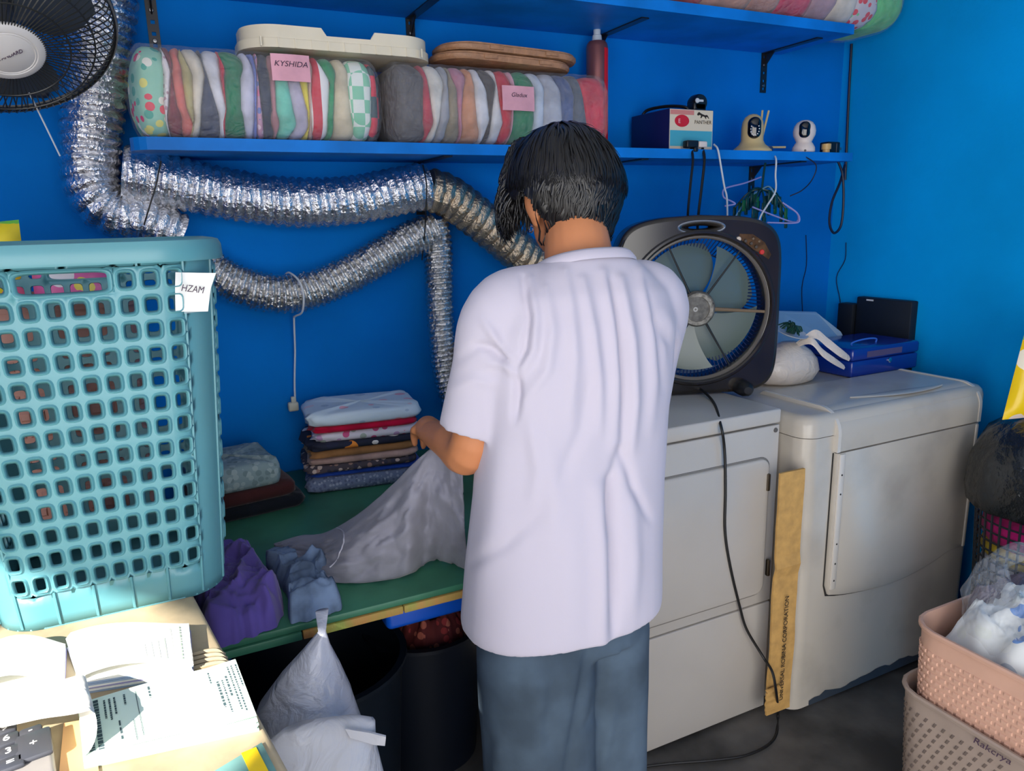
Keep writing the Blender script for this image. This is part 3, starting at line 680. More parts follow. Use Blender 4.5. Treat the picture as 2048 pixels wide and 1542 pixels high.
mk('dial', MB().lathe([(0, 0), (0.008, 0), (0.007, 0.003), (0.004, 0.003), (0.004, 0.001), (0, 0.001)], 14, Matrix.Translation((g.x-0.014, g.y-0.0195, bt+0.032)) @ Matrix.Rotation(pi/2, 4, 'X'), cap=False).rbox((g.x-0.008, g.y-0.0225, bt+0.0285), (g.x+0.01, g.y-0.0195, bt+0.0355), 0.001, 1), WCORD, e)
# beige camera
def cam_frame(p, yaw): return Matrix.Translation(p) @ Matrix.Rotation(yaw, 4, 'Z')
BEIGE = mat('beige_plastic', (205, 180, 128), rough=0.4); IVORY = mat('ivory_white_plastic', (225, 210, 200), rough=0.35); GLASSK = mat('gloss_black', (6, 6, 8), rough=0.06, spec=0.8); LED = mat('led_white', (235, 235, 235), rough=0.4)
p = PY(1503, 303, 1.95); p.z = LS_TOP
e = empty('security_camera', p, label='beige security camera with aerials and ring of dots round its lens', cat='camera')
M = cam_frame(p, radians(-33))      # local -Y faces the viewer
S = 1.06
prof = [(0, 0), (0.062, 0), (0.063, 0.004), (0.055, 0.012), (0.04, 0.024), (0.034, 0.036), (0.034, 0.06), (0.034, 0.075), (0.031, 0.093), (0.024, 0.106), (0.012, 0.114), (0, 0.116)]
mk('body', MB().lathe([(r*S, z*S) for r, z in prof], 32, M, cap=False), BEIGE, e, smooth=True)
rings = []
for i, (ins, dy) in enumerate(((0.0, -0.020), (0.0, -0.034), (0.003, -0.0385), (0.010, -0.041))):
    rings.append([M @ Vector((a, dy*S, 0.071*S+b)) for a, b in rrect(0.021-ins, 0.034-ins, 0.0205-ins, 8)])
fc = mk('face', MB().loft(rings), GLASSK, e)
for k in range(10):
    a = radians(150+k*(240/9)); 
    mk('light_dot', MB().lathe([(0, 0), (0.0021, 0), (0.0015, 0.001), (0, 0.0012)], 8, M @ Matrix.Translation((0.0135*cos(a), -0.0428*S+0.0012, 0.066*S+0.021*sin(a)*0.9)) @ Matrix.Rotation(pi/2, 4, 'X'), cap=False), LED, fc)
mk('base_foot', MB().lathe([(0, 0.0), (0.064, 0.0), (0.06, -0.0)], 30, M, cap=False).rbox((0.012, -0.03, 0.0), (0.064, 0.04, 0.016), 0.006, 3, M), mat('dark_foot', (20, 50, 90), rough=0.5), e)
for (a, b) in (((0.03, 0.03, 0.05), (0.036, 0.034, 0.137)), ((0.036, 0.02, 0.048), (0.054, 0.022, 0.134)), ((0.055, 0.02, 0.017), (0.118, 0.04, 0.017))):
    mk('aerial', MB().tube([M @ Vector(a), M @ Vector(b)], 0.0035, 8), BEIGE, e)
p = PY(1606, 311, 1.93); p.z = LS_TOP
e = empty('security_camera', p, label='small round white security camera with black oval lens window', cat='camera')
M = cam_frame(p, radians(-38))
mk('body', MB().lathe([(0, 0), (0.036, 0), (0.038, 0.006), (0.037, 0.018), (0.030, 0.03), (0.0255, 0.036), (0.029, 0.044), (0.036, 0.058), (0.0375, 0.072), (0.034, 0.088), (0.026, 0.1), (0.013, 0.107), (0, 0.109)], 32, M, cap=False), IVORY, e, smooth=True)
rings = []
for (ins, dy) in ((0.0, -0.02), (0.0, -0.033), (0.003, -0.037), (0.009, -0.0395)):
    rings.append([M @ Vector((a-0.004, dy, 0.074+b)) for a, b in rrect(0.018-ins, 0.0265-ins, 0.0165-ins, 8)])
mk('lens_window', MB().loft(rings), GLASSK, e)
mk('cable_port', MB().lathe([(0, 0), (0.004, 0), (0.004, 0.004), (0, 0.004)], 10, M @ Matrix.Translation((0, -0.034, 0.006)) @ Matrix.Rotation(pi/2, 4, 'X'), cap=False), BLKP, e)
p = PY(1652, 303, 1.91); p.z = LS_TOP
mk('tape_roll', MB().loft([[p+Vector((r*cos(a), r*sin(a), z)) for a in np.linspace(0, 2*pi, 24, endpoint=False)] for r, z in ((0.009, 0.012), (0.016, 0.012), (0.016, 0.03), (0.009, 0.03))], cap=False, loop=True).loft([[p+Vector((r*cos(a), r*sin(a), z)) for a in np.linspace(0, 2*pi, 24, endpoint=False)] for r, z in ((0.0005, 0.0), (0.012, 0.0), (0.012, 0.0119), (0.0005, 0.0119))]), mat('amber_tape', (205, 165, 100), rough=0.35), label='small amber tape roll on a stub near the shelf end', cat='tape')
p = PY(1672, 302, 1.955); p.z = LS_TOP; p.x = min(p.x, 2.232)
e = empty('power_adapter', p, label='black power adapter block at the right end of the lower shelf', cat='adapter')
mk('block', MB().rbox((p.x-0.035, p.y-0.02, p.z), (p.x+0.025, p.y+0.02, p.z+0.042), 0.005), BLKP, e)
mk('prongs', MB().box((p.x+0.025, p.y-0.012, p.z+0.015), (p.x+0.04, p.y-0.009, p.z+0.024)), STEEL, e, smooth=False)
mk('rib', MB().box((p.x+0.004, p.y-0.0212, p.z+0.006), (p.x+0.006, p.y-0.0195, p.z+0.036)), mat('grey_mark', (110, 110, 110)), e, smooth=False)
# plugs in front of the panther box and their cables
def cable(label, pts, r, m, name='power_cable', n=7, group=None): return mk(name, MB().tube(spline(pts, 8), r, n), m, label=label, cat='cable', group=group)
q = PY(1385, 288, fy-0.03)
e = empty('extension_block', q, label='black plug cluster hanging in front of the panther label', cat='plug')
mk('block', MB().rbox((q.x-0.03, q.y-0.012, q.z-0.012), (q.x+0.016, q.y+0.012, q.z+0.01), 0.004).rbox((q.x-0.004, q.y-0.016, q.z-0.024), (q.x+0.012, q.y+0.01, q.z-0.01), 0.004), BLKP, e)
mk('white_plug', MB().rbox((q.x+0.018, q.y-0.012, q.z-0.01), (q.x+0.05, q.y+0.008, q.z+0.008), 0.004), IVORY, e)
cable('thick black cable dropping from the plug cluster behind the fan, left one', [PY(1383, 296, fy-0.03), PY(1386, 320, 1.87), PY(1382, 360, 1.86), PY(1376, 425, 1.86), PY(1374, 480, 1.9)], 0.004, CORD)
cable('thick black cable dropping from the plug cluster behind the fan, right one', [PY(1405, 296, fy-0.03), PY(1409, 320, 1.87), PY(1404, 370, 1.86), PY(1397, 430, 1.86), PY(1394, 480, 1.9)], 0.0045, CORD)
cable('thin white cable running from the white plug down past the fan', [PY(1428, 289, fy-0.03), PY(1436, 300, 1.87), PY(1443, 340, 1.86), PY(1449, 375, 1.86), PY(1454, 400, 1.86), PY(1455, 470, 1.88)], 0.003, WCORD)
cable('thin white cable falling from the beige camera behind the fan', [PY(1543, 306, 1.93), PY(1552, 318, 1.87), PY(1551, 350, 1.86), PY(1551, 382, 1.86), PY(1535, 410, 1.86), PY(1520, 436, 1.86), PY(1510, 480, 1.88)], 0.003, WCORD)
cable('thin dark cable hanging below the white camera in a curve', [PY(1607, 311, 1.89), PY(1632, 330, 1.87), PY(1625, 358, 1.88), PY(1605, 380, 1.88), PY(1580, 392, 1.9)], 0.002, mat('navy_cord', (8, 20, 50), rough=0.5))
cable('dark flat cable running down the right wall corner', [PX(1703, 88, WX-0.006), PX(1697, 200, WX-0.006), PX(1692, 320, WX-0.006), PX(1690, 360, WX-0.006)], 0.005, MATS['navy_cord'])
cable('black cable hanging in a long loop below the shelf end', [PY(1676, 322, 1.93), PY(1685, 350, 1.93), PY(1687, 400, 1.93), PY(1682, 450, 1.93), PY(1668, 466, 1.93), PY(1659, 445, 1.93), PY(1664, 405, 1.93), PY(1680, 365, 1.93), PY(1690, 330, 1.95)], 0.0045, MATS['navy_cord'])
# hangers under the shelf
def hanger(label, pts, m, r=0.0028): return mk('clothes_hanger', MB().tube(spline(pts, 5), r, 6), m, label=label, cat='hanger')
LIL = mat('lilac_plastic', (165, 160, 215), rough=0.4)
hanger('lilac clothes hanger sticking out right below the peg rack', [PY(1505, 414, 1.95), PY(1545, 430, 1.95), PY(1585, 444, 1.95), PY(1596, 440, 1.95), PY(1594, 426, 1.96), PY(1575, 413, 1.97)], LIL)
hanger('lilac clothes hanger with flat lower bar, nearest the fan top', [PY(1535, 445, 1.93), PY(1590, 446, 1.93), PY(1599, 438, 1.93), PY(1592, 424, 1.93), PY(1565, 405, 1.95)], LIL)
hanger('pale hanger loop at the left of the peg rack', [PY(1450, 412, 1.93), PY(1470, 408, 1.93), PY(1462, 402, 1.93), PY(1448, 395, 1.93), PY(1446, 382, 1.94), PY(1455, 375, 1.95), PY(1490, 366, 1.97), PY(1522, 354, 1.99)], LIL)
DG = mat('dark_green_plastic', (12, 62, 62), rough=0.45); DG2 = mat('leaf_green_plastic', (10, 90, 50), rough=0.5); PALE = mat('pale_teal_plastic', (110, 160, 190), rough=0.4)
hub = PY(1524, 378, 2.0)
e = empty('peg_rack', hub-Vector((0, 0, 0.1)), label='dark green hanging peg rack with many clips under the shelf', cat='peg rack')
mk('hook', MB().tube(spline([hub, PY(1527, 350, 2.0), PY(1530, 330, 2.0), PY(1532, 322, 1.99)], 4), 0.004, 6), DG, e)
rr_ = random.Random(5)
for k in range(12):
    a = 2*pi*k/12+0.2; L = 0.075+0.04*rr_.random()
    tip = hub+Vector((L*cos(a), 0.6*L*sin(a), -0.045+0.02*rr_.random()-0.03*(k % 3)))
    mid = hub.lerp(tip, 0.5)+Vector((0, 0, 0.02))
    arm = mk('arm', MB().tube(spline([hub, mid, tip], 4), 0.003, 6), PALE if k in (1, 5, 9) else DG, e)
    for j in (0.55, 0.8, 1.0):
        c = hub.lerp(tip, j)+Vector((0, 0, 0.01*(1-j)))
        mk('clip', MB().rbox((c.x-0.007, c.y-0.003, c.z-0.035), (c.x+0.007, c.y+0.003, c.z+0.004), 0.002, 1), DG2 if (k+int(j*10)) % 4 == 0 else DG, arm)
# ------------------------------------------------------------------ plates with holes
def plate(loops, depth, bevel=0.0, M=None, name='plate'):
    """flat 2-D shape (first loop outer, others holes) given real thickness"""
    cu = bpy.data.curves.new(name, 'CURVE'); cu.dimensions = '2D'; cu.fill_mode = 'BOTH'; cu.extrude = depth; cu.bevel_depth = bevel; cu.bevel_resolution = 2
    for lp_ in loops:
        sp = cu.splines.new('POLY'); sp.points.add(len(lp_)-1); sp.use_cyclic_u = True
        for i, (x, y) in enumerate(lp_): sp.points[i].co = (x, y, 0, 1)
    o = bpy.data.objects.new(name, cu); C.objects.link(o); bpy.context.view_layer.update()
    dg = bpy.context.evaluated_depsgraph_get(); me = bpy.data.meshes.new_from_object(o.evaluated_get(dg))
    bpy.data.objects.remove(o); bpy.data.curves.remove(cu)
    if M is not None: me.transform(M)
    return me
def circ(r, n=64, cx=0.0, cy=0.0, ry=None): return [(cx+r*cos(2*pi*k/n), cy+(ry or r)*sin(2*pi*k/n)) for k in range(n)]

# ------------------------------------------------------------------ black box fan on the dryer
a22 = radians(21); fn = Vector((-sin(a22), -cos(a22), 0)); fx = Vector((cos(a22), -sin(a22), 0))
FC = PZ(1393, 617, 1.187)
FM = frame_mat(FC, fx, (0, 0, 1))
FD = (FC-Vector((0, 0, CAM_H))).dot(Vector(AF)); pxm = FD/F_PX
R1 = 152*pxm
GLB = mat('glossy_black_shell', (42, 36, 32), rough=0.16, spec=0.7, var=0.3, vscale=7)
e = empty('box_fan', (FC.x, FC.y, DTOP), label='large black box fan with carrying handle standing on the white dryer', cat='fan')
hw, hh = 0.232, 0.236
ol = []
for k in range(96):
    a = 2*pi*k/96; c, s = cos(a), sin(a); ex = 0.30
    x = hw*math.copysign(abs(c)**ex, c); y = hh*math.copysign(abs(s)**ex, s)
    if y > 0: y += 0.022*cos(x/hw*pi/2)
    ol.append((x, y-0.004))
shell = mk('shell', plate([ol, list(reversed(circ(R1*0.97, 72))), list(reversed(circ(0.066, 40, 0.0, 0.2315, 0.0165)))], 0.03, 0.012, FM @ Matrix.Translation((0, 0, -0.02))), GLB, e, smooth='auto', angle=35)
def ring3(r, z, rt, m, name, par):
    return mk(name, MB().tube([FM @ Vector((r*cos(2*pi*k/72), r*sin(2*pi*k/72), z)) for k in range(72)], rt, 8, loop=True), m, par)
ring3(R1*0.985, 0.021, 0.008, GLB, 'bezel_ring', e)
ring3(R1*0.93, 0.015, 0.006, mat('grey_ring', (95, 88, 80), rough=0.25, spec=0.6), 'bezel_ring', e)
mk('handle_rim', MB().tube([FM @ Vector((0.067*cos(q), 0.2315+0.0175*sin(q), 0.021)) for q in np.linspace(0, 2*pi, 40, endpoint=False)], 0.0032, 6, loop=True), mat('silver_rim', (150, 155, 165), rough=0.2, metal=0.7), shell)
# rear grille: short blue-dark bars round the rim
BLG = mat('blue_grille', (14, 38, 90), rough=0.4)
gb = MB()
for k in range(110):
    a = 2*pi*k/110; r0, r1 = R1*0.72, R1*0.95
    p0 = FM @ Vector((r0*cos(a+0.06), r0*sin(a+0.06), -0.046)); p1 = FM @ Vector((r1*cos(a), r1*sin(a), -0.02))
    gb.tube([p0, p1], 0.0016, 4)
mk('rear_grille', gb, BLG, e, kind='stuff')
ring3(R1*0.72, -0.046, 0.0022, BLG, 'rear_ring', e)
# blades at rest
BLD = mat_film('smoky_blade', (92, 108, 100), 0.9, 0.35, 0.1, 20, 0.002)
for k in range(5):
    a0 = 2*pi*k/5+0.35
    def bl(u, v, a0=a0):
        r = 0.035+(R1*0.84-0.035)*v; wdt = 0.56+0.1*sin(pi*v)
        a = a0+(u-0.5)*2*wdt+0.35*v*v
        return FM @ Vector((r*cos(a), r*sin(a), -0.026+0.024*(u-0.5)*(0.5+v)))
    mk('blade', MB().grid(bl, 10, 10), BLD, e, smooth=True)
# rotating front deflector: hub + spokes
HUB = mat('dusty_hub', (120, 116, 108), rough=0.5, var=0.35, vscale=60); DK = mat('dark_spoke', (28, 28, 28), rough=0.45)
hb = mk('hub', MB().lathe([(0, 0.0), (0.052, 0.0), (0.052, 0.012), (0.047, 0.018), (0.04, 0.019), (0.0, 0.019)], 36, FM, cap=False), HUB, e)
mk('hub_cup', MB().lathe([(0.046, 0.0185), (0.0465, 0.021), (0.036, 0.0215), (0.034, 0.012), (0.03, 0.011), (0.028, 0.014), (0.0, 0.0145)], 32, FM @ Matrix.Translation((-0.004, 0, 0.001)), cap=False), mat('hub_dust_light', (165, 158, 145), rough=0.7, var=0.4, vscale=90), hb)
for k in range(6):
    a = radians(20+60*k); mk('vent_hole', MB().lathe([(0, 0), (0.0035, 0), (0.0035, 0.0006), (0, 0.0006)], 10, FM @ Matrix.Translation((0.0435*cos(a), 0.0435*sin(a), 0.0193)), cap=False), BLKP, hb)
mk('axle', MB().lathe([(0, 0), (0.007, 0), (0.007, 0.006), (0.003, 0.006), (0.003, 0.003), (0, 0.003)], 14, FM @ Matrix.Translation((-0.01, 0, 0.015)), cap=False), mat('axle_grey', (185, 182, 175), rough=0.4), hb)
for k, (ang, m_) in enumerate(((-3, mat('tan_spoke', (120, 100, 78), rough=0.5)), (55, DK), (-58, DK), (118, DK), (180, DK), (-122, DK))):
    a = radians(ang); p0 = Vector((0.05*cos(a), 0.05*sin(a), 0.008)); p1 = Vector((R1*0.93*cos(a-0.02), R1*0.93*sin(a-0.02), 0.012))
    wv = 0.006 if k == 0 else 0.0035
    mk('spoke', MB().tube([FM @ p0, FM @ p0.lerp(p1, 0.5), FM @ p1], [wv, wv*0.8, wv*0.7], 8), m_, e)
# control panel
pc = Vector((0.165, 0.165, 0.0225))
pn = MB(); pp = []
mk('control_panel', plate([[(0.112+0.0, 0.21), (0.15, 0.208), (0.185, 0.185), (0.206, 0.15), (0.2, 0.137), (0.17, 0.158), (0.14, 0.172), (0.105, 0.182)]], 0.001, 0.0008, FM @ Matrix.Translation((0, 0, 0.0215))), mat('bronze_panel', (120, 84, 50), rough=0.3, metal=0.5, var=0.4, vscale=50), shell)
for (u, v, r, col) in ((0.108, 0.196, 0.0075, (205, 190, 175)), (0.128, 0.19, 0.005, (70, 60, 50)), (0.145, 0.183, 0.005, (70, 60, 50)), (0.16, 0.173, 0.005, (70, 60, 50)), (0.178, 0.158, 0.0075, (200, 45, 40)), (0.15, 0.196, 0.004, (110, 90, 70)), (0.168, 0.188, 0.004, (110, 90, 70))):
    mk('button', MB().lathe([(0, 0), (r, 0), (r, 0.003), (r*0.8, 0.005), (0, 0.005)], 14, FM @ Matrix.Translation((u, v, 0.0225)), cap=False), mat('btn_%d_%d_%d' % col, col, rough=0.4), shell)
for sx in (-0.14, 0.135):
    c = FM @ Vector((sx, -0.236, 0.0)); c.z = DTOP
    L = FM.to_3x3() @ Vector((0, 0, 1))
    rings = []
    for t in np.linspace(-0.05, 0.075, 9):
        rr = 0.026*(1-max(0, (t-0.05)/0.025)**2*0.55)
        cc = c+L*t
        rings.append([cc+fx*(rr*cos(q))+Vector((0, 0, max(0.0, 0.02+rr*sin(q)*0.9))) for q in np.linspace(0, 2*pi, 16, endpoint=False)])
    mk('foot', MB().loft(rings), mat('matte_black', (26, 26, 28), rough=0.4), e)
# striped paper on the wall seen through the handle
fcord = [FM @ Vector((-0.0, -0.225, -0.03)), PZ(1424, 800, DTOP+0.004), PY(1441, 848, DFY-0.008), PY(1449, 900, DFY-0.012), PY(1451, 980, DFY-0.014), PY(1450, 1060, DFY-0.014), PY(1460, 1130, DFY-0.014), PY(1480, 1215, DFY-0.014), PY(1494, 1260, DFY-0.02), PY(1527, 1315, DFY-0.05), PY(1545, 1345, 1.33), PY(1553, 1390, 1.325), PZ(1556, 1430, 0.006), PZ(1548, 1478, 0.006), PZ(1500, 1508, 0.006), PZ(1430, 1520, 0.006), PZ(1330, 1528, 0.006), PZ(1240, 1540, 0.006)]
cable('black fan cord hanging down the dryer front and across the floor', fcord, 0.0038, CORD, n=8)

# ------------------------------------------------------------------ wall fan, top left
_r = np.array([(-2-1024)/F_PX, (55-771)/F_PX, 1.0]); _r /= np.linalg.norm(_r); _d = np.array([0.34, 0.94, 0.0]); _d = _d-_d.dot(_r)*_r; _d /= np.linalg.norm(_d)
ax_c = -_r*cos(radians(40))+_d*sin(radians(40)); axw = Vector(AR*ax_c[0]+AD*ax_c[1]+AF*ax_c[2]).normalized()
WFc = PD(-2, 55, 1.30); WM = frame_mat(WFc, axw.orthogonal().normalized(), axw.cross(axw.orthogonal()).normalized())
if (WM.to_3x3() @ Vector((0, 0, 1))).dot(axw) < 0: WM = WM @ Matrix.Rotation(pi, 4, 'X')
WM = WM @ Matrix.Scale(0.783, 4)
e = empty('wall_fan', (WFc.x, WY, WFc.z-0.2), label='dark wire-caged wall fan with a pale round hub cap, top left corner', cat='fan')
RF = 212*1.66/F_PX
WIRE = mat('fan_wire', (52, 52, 50), rough=0.35, metal=0.4)
gr = MB()
for k in range(84):
    a = 2*pi*k/84; tw = 0.25
    pts = [WM @ Vector((r*cos(a+tw*(1-r/RF)), r*sin(a+tw*(1-r/RF)), z)) for r, z in ((0.07, 0.078), (0.12, 0.076), (0.18, 0.062), (RF-0.015, 0.03), (RF, 0.0))]
    gr.tube(pts, 0.0012, 4)
mk('front_grille', gr, WIRE, e, kind='stuff')
gr = MB()
for k in range(72):
    a = 2*pi*k/72
    pts = [WM @ Vector((r*cos(a), r*sin(a), z)) for r, z in ((0.05, -0.09), (0.14, -0.085), (RF-0.02, -0.045), (RF, 0.0))]
    gr.tube(pts, 0.0012, 4)
mk('rear_grille', gr, WIRE, e, kind='stuff')
for r, z, t in ((RF+0.002, 0.0, 0.004), (0.18, 0.063, 0.0016), (0.125, 0.0765, 0.0016)):
    mk('grille_ring', MB().tube([WM @ Vector((r*cos(2*pi*k/64), r*sin(2*pi*k/64), z)) for k in range(64)], t, 6, loop=True), WIRE, e)
mk('rim_skirt', MB().loft([[WM @ Vector((r*cos(2*pi*k/64), r*sin(2*pi*k/64), z)) for k in range(64)] for r, z in ((RF, -0.012), (RF+0.005, -0.008), (RF+0.005, 0.008), (RF, 0.012))], cap=False), mat('rim_tan', (90, 88, 84), rough=0.4), e)
cap_ = mk('hub_cap', MB().lathe([(0, 0.07), (0.074, 0.07), (0.076, 0.076), (0.07, 0.082), (0.058, 0.084), (0.056, 0.0825), (0.053, 0.0845), (0.051, 0.083), (0.048, 0.085), (0.0, 0.088)], 40, WM, cap=False), mat('hub_cap_white', (205, 200, 195), rough=0.5), e)
mk('lettering', text_mesh('STANDARD', 0.0095, frame_mat(WM @ Vector((0, 0, 0.0885)), AR*cos(0.35)-AD*sin(0.35), -AD*cos(0.35)-AR*sin(0.35)), 0.0004), INK, cap_, smooth=False)
for k in range(3):
    a0 = 2*pi*k/3
    def bl(u, v, a0=a0):
        r = 0.03+(RF*0.86-0.03)*v; a = a0+(u-0.5)*(0.9+0.7*sin(pi*v))+0.3*v
        return WM @ Vector((r*cos(a), r*sin(a), -0.01+0.03*(u-0.5)))
    mk('blade', MB().grid(bl, 8, 8), mat('fan_blade_grey', (66, 72, 80), rough=0.3), e, smooth=True)
mk('motor', MB().lathe([(0, -0.2), (0.05, -0.19), (0.065, -0.15), (0.065, -0.09), (0.04, -0.07), (0.03, 0.05), (0, 0.05)], 28, WM, cap=False), mat('motor_dark', (50, 50, 52), rough=0.5), e)
mb_ = WM @ Vector((0, 0, -0.17))
mk('arm', MB().tube(spline([mb_, mb_+Vector((0, 0.05, -0.06)), Vector((mb_.x, WY-0.06, mb_.z-0.1)), Vector((mb_.x, WY-0.015, mb_.z-0.1))], 6), 0.018, 10), MATS['motor_dark'], e)
mk('wall_plate', MB().rbox((mb_.x-0.05, WY-0.03, mb_.z-0.15), (mb_.x+0.05, WY-0.001, mb_.z-0.05), 0.01), MATS['motor_dark'], e)
mk('pull_cord', MB().tube([PY(58, 185, 1.78), PY(90, 250, 1.80), PY(120, 312, 1.82)], 0.0016, 5), WCORD, e)

# ------------------------------------------------------------------ teal hamper on the counter
TEAL = mat('teal_plastic', (88, 146, 155), rough=0.35, spec=0.5, var=0.06, vscale=4)
BCX, BCY, BZ0, BZ1 = -0.098, 1.245, DZ, 1.437
def bdims(z):
    t = (z-BZ0)/(BZ1-BZ0); return 0.148+0.034*t, 0.142+0.036*t, 0.062+0.018*t
def rr_point(hx, hy, r, u):
    """point + normal on a rounded rectangle, u in [0,1) from the middle of the -Y side towards +X"""
    segs = [hx-r, pi*r/2, 2*(hy-r), pi*r/2, 2*(hx-r), pi*r/2, 2*(hy-r), pi*r/2, hx-r]; L = sum(segs); s = (u % 1.0)*L
    for i, g in enumerate(segs):
        if s <= g or i == 8: break
        s -= g
    q = s/r
    if i == 0: return (s, -hy), (0, -1)
    if i == 1: return (hx-r+r*sin(q), -hy+r-r*cos(q)), (sin(q), -cos(q))
    if i == 2: return (hx, -hy+r+s), (1, 0)
    if i == 3: return (hx-r+r*cos(q), hy-r+r*sin(q)), (cos(q), sin(q))
    if i == 4: return (hx-r-s, hy), (0, 1)
    if i == 5: return (-hx+r-r*sin(q), hy-r+r*cos(q)), (-sin(q), cos(q))
    if i == 6: return (-hx, hy-r-s), (-1, 0)
    if i == 7: return (-hx+r-r*cos(q), -hy+r-r*sin(q)), (-cos(q), -sin(q))
    return (-hx+r+s, -hy), (0, -1)
def bpt(u, z, off=0.0):
    hx, hy, r = bdims(z); (x, y), (nx, ny) = rr_point(hx, hy, r, u)
    return Vector((BCX+x+nx*off, BCY+y+ny*off, z))
NC, NR = 46, 13; CW = 1.0/NC; z_lo, CH = BZ0+0.052, 0.0333
def sq_pt(k, n=16):
    a = 2*pi*k/n; c, s = cos(a), sin(a); m_ = max(abs(c), abs(s)); return c/m_, s/m_
def cell(mb, uc, zc, hu, hz, fu, fz, ex=0.55, n=16):
    rings = []
    ou = [sq_pt(k, n) for k in range(n)]
    def ho(k, sc):
        a = 2*pi*k/n; c, s = cos(a), sin(a)
        return math.copysign(abs(c)**ex, c)*sc, math.copysign(abs(s)**ex, s)*sc
    r0 = [bpt(uc+x*hu, zc+y*hz) for x, y in ou]
    r1 = [bpt(uc+ho(k, 1)[0]*hu*min(0.97, fu+0.14), zc+ho(k, 1)[1]*hz*min(0.97, fz+0.12)) for k in range(n)]
    r2 = [bpt(uc+ho(k, 1)[0]*hu*(fu+0.05), zc+ho(k, 1)[1]*hz*(fz+0.05), 0.0022) for k in range(n)]
    r3 = [bpt(uc+ho(k, 1)[0]*hu*fu, zc+ho(k, 1)[1]*hz*fz, 0.0006) for k in range(n)]
    mb.loft([r0, r1, r2, r3], cap=False)
def plain(mb, u0, u1, z0, z1, nu=4, nv=2): mb.grid(lambda a, b: bpt(u0+(u1-u0)*a, z0+(z1-z0)*b), nu, nv)
wall_ = MB()
hrow = NR-1
hset = set([(c % NC) for c in (-2, -1, 0, 1)]); hset2 = set([((c+NC//2) % NC) for c in (-2, -1, 0, 1)])
def is_rib(c): return c % 2 == 0
for c in range(NC):
    uc = (c+0.5)*CW
    for r in range(NR):
        zc = z_lo+(r+0.5)*CH
        if r == hrow and (c in hset or c in hset2): continue
        _n = rr_point(*bdims(1.18), uc)[1]
        if abs(_n[0]) > 0.3 and abs(_n[1]) > 0.12: plain(wall_, c*CW, (c+1)*CW, zc-CH/2, zc+CH/2, 3, 2); continue
        cell(wall_, uc, zc, CW/2, CH/2, 0.66, 0.66)
    plain(wall_, c*CW, (c+1)*CW, BZ0, z_lo, 3, 3); plain(wall_, c*CW, (c+1)*CW, z_lo+NR*CH, BZ1-0.004, 3, 2)
zc = z_lo+(hrow+0.5)*CH
cell(wall_, 0.0, zc, 2*CW, CH/2, 0.9, 0.84, 0.32, 48); cell(wall_, (NC//2)*CW, zc, 2*CW, CH/2, 0.9, 0.84, 0.32, 48)
wall_.add([bpt(k/60, BZ0+0.002) for k in range(60)], [tuple(range(60))])
me = wall_.mesh('hamper'); bm = bmesh.new(); bm.from_mesh(me); bmesh.ops.remove_doubles(bm, verts=bm.verts, dist=0.0002); bmesh.ops.recalc_face_normals(bm, faces=bm.faces); bm.to_mesh(me); bm.free()
e = empty('laundry_hamper', (BCX, BCY, BZ0), label='tall teal plastic laundry hamper full of holes on the counter', cat='hamper')
hm = mk('basket_wall', me, TEAL, e, smooth='auto', angle=50)
sol = hm.modifiers.new('thickness', 'SOLIDIFY'); sol.thickness = 0.0028; sol.offset = -1
prof = [(-0.004, BZ1-0.006), (0.004, BZ1-0.026), (0.012, BZ1-0.028), (0.0135, BZ1-0.024), (0.0125, BZ1-0.008), (0.009, BZ1-0.001), (0.002, BZ1+0.001), (-0.004, BZ1-0.003)]
nr = 120
mk('rim', MB().loft([[bpt(k/nr, BZ1, 0)+(bpt(k/nr, BZ1, 1.0)-bpt(k/nr, BZ1, 0.0))*o_+Vector((0, 0, z-BZ1)) for o_, z in prof] for k in range(nr)], cap=False, loop=True), TEAL, e, smooth='auto', angle=40)
for c in range(1, NC, 2):
    zt = BZ1-0.027 if not (c in (1, NC-1, NC//2, NC//2-1, NC//2+1)) else z_lo+hrow*CH
    mk('rib', MB().tube([bpt(c*CW, BZ0+0.004+(zt-BZ0-0.004)*t, 0.0006) for t in np.linspace(0, 1, 5)], 0.0022, 6), TEAL, e)
PAPER = mat('white_paper', (238, 238, 232), rough=0.8, var=0.03)
un, NW = 0.112, 0.03
def note(u, v):
    off = 0.004+0.018*max(0, u-0.45)*max(0, v+0.1)*2.2+0.02*max(0, (u-0.3)*(0.6-v))
    return bpt(un+(u-0.5)*NW+0.002*v, BZ1-0.094+0.052*v-0.004*u, off)
nt_ = mk('paper_note', MB().grid(note, 8, 8), PAPER, e, smooth=True)
mk('clear_tape', MB().grid(lambda u, v: bpt(un+(u-0.2)*NW, BZ1-0.098+0.05*v, 0.003), 4, 3), mat_film('tape_film', (225, 235, 235), 0.45, 0.2, 0.0), nt_, smooth=True)
tA = note(0.1, 0.62); tB = note(0.85, 0.55); tM = frame_mat((tA+tB)/2+Vector((0.001, -0.006, 0)), (tB-tA), (0, 0, 1))
mk('handwriting', text_mesh('HZAM', 0.013, tM, 0.0002, 0.8, 0.2), INK, nt_, smooth=False)

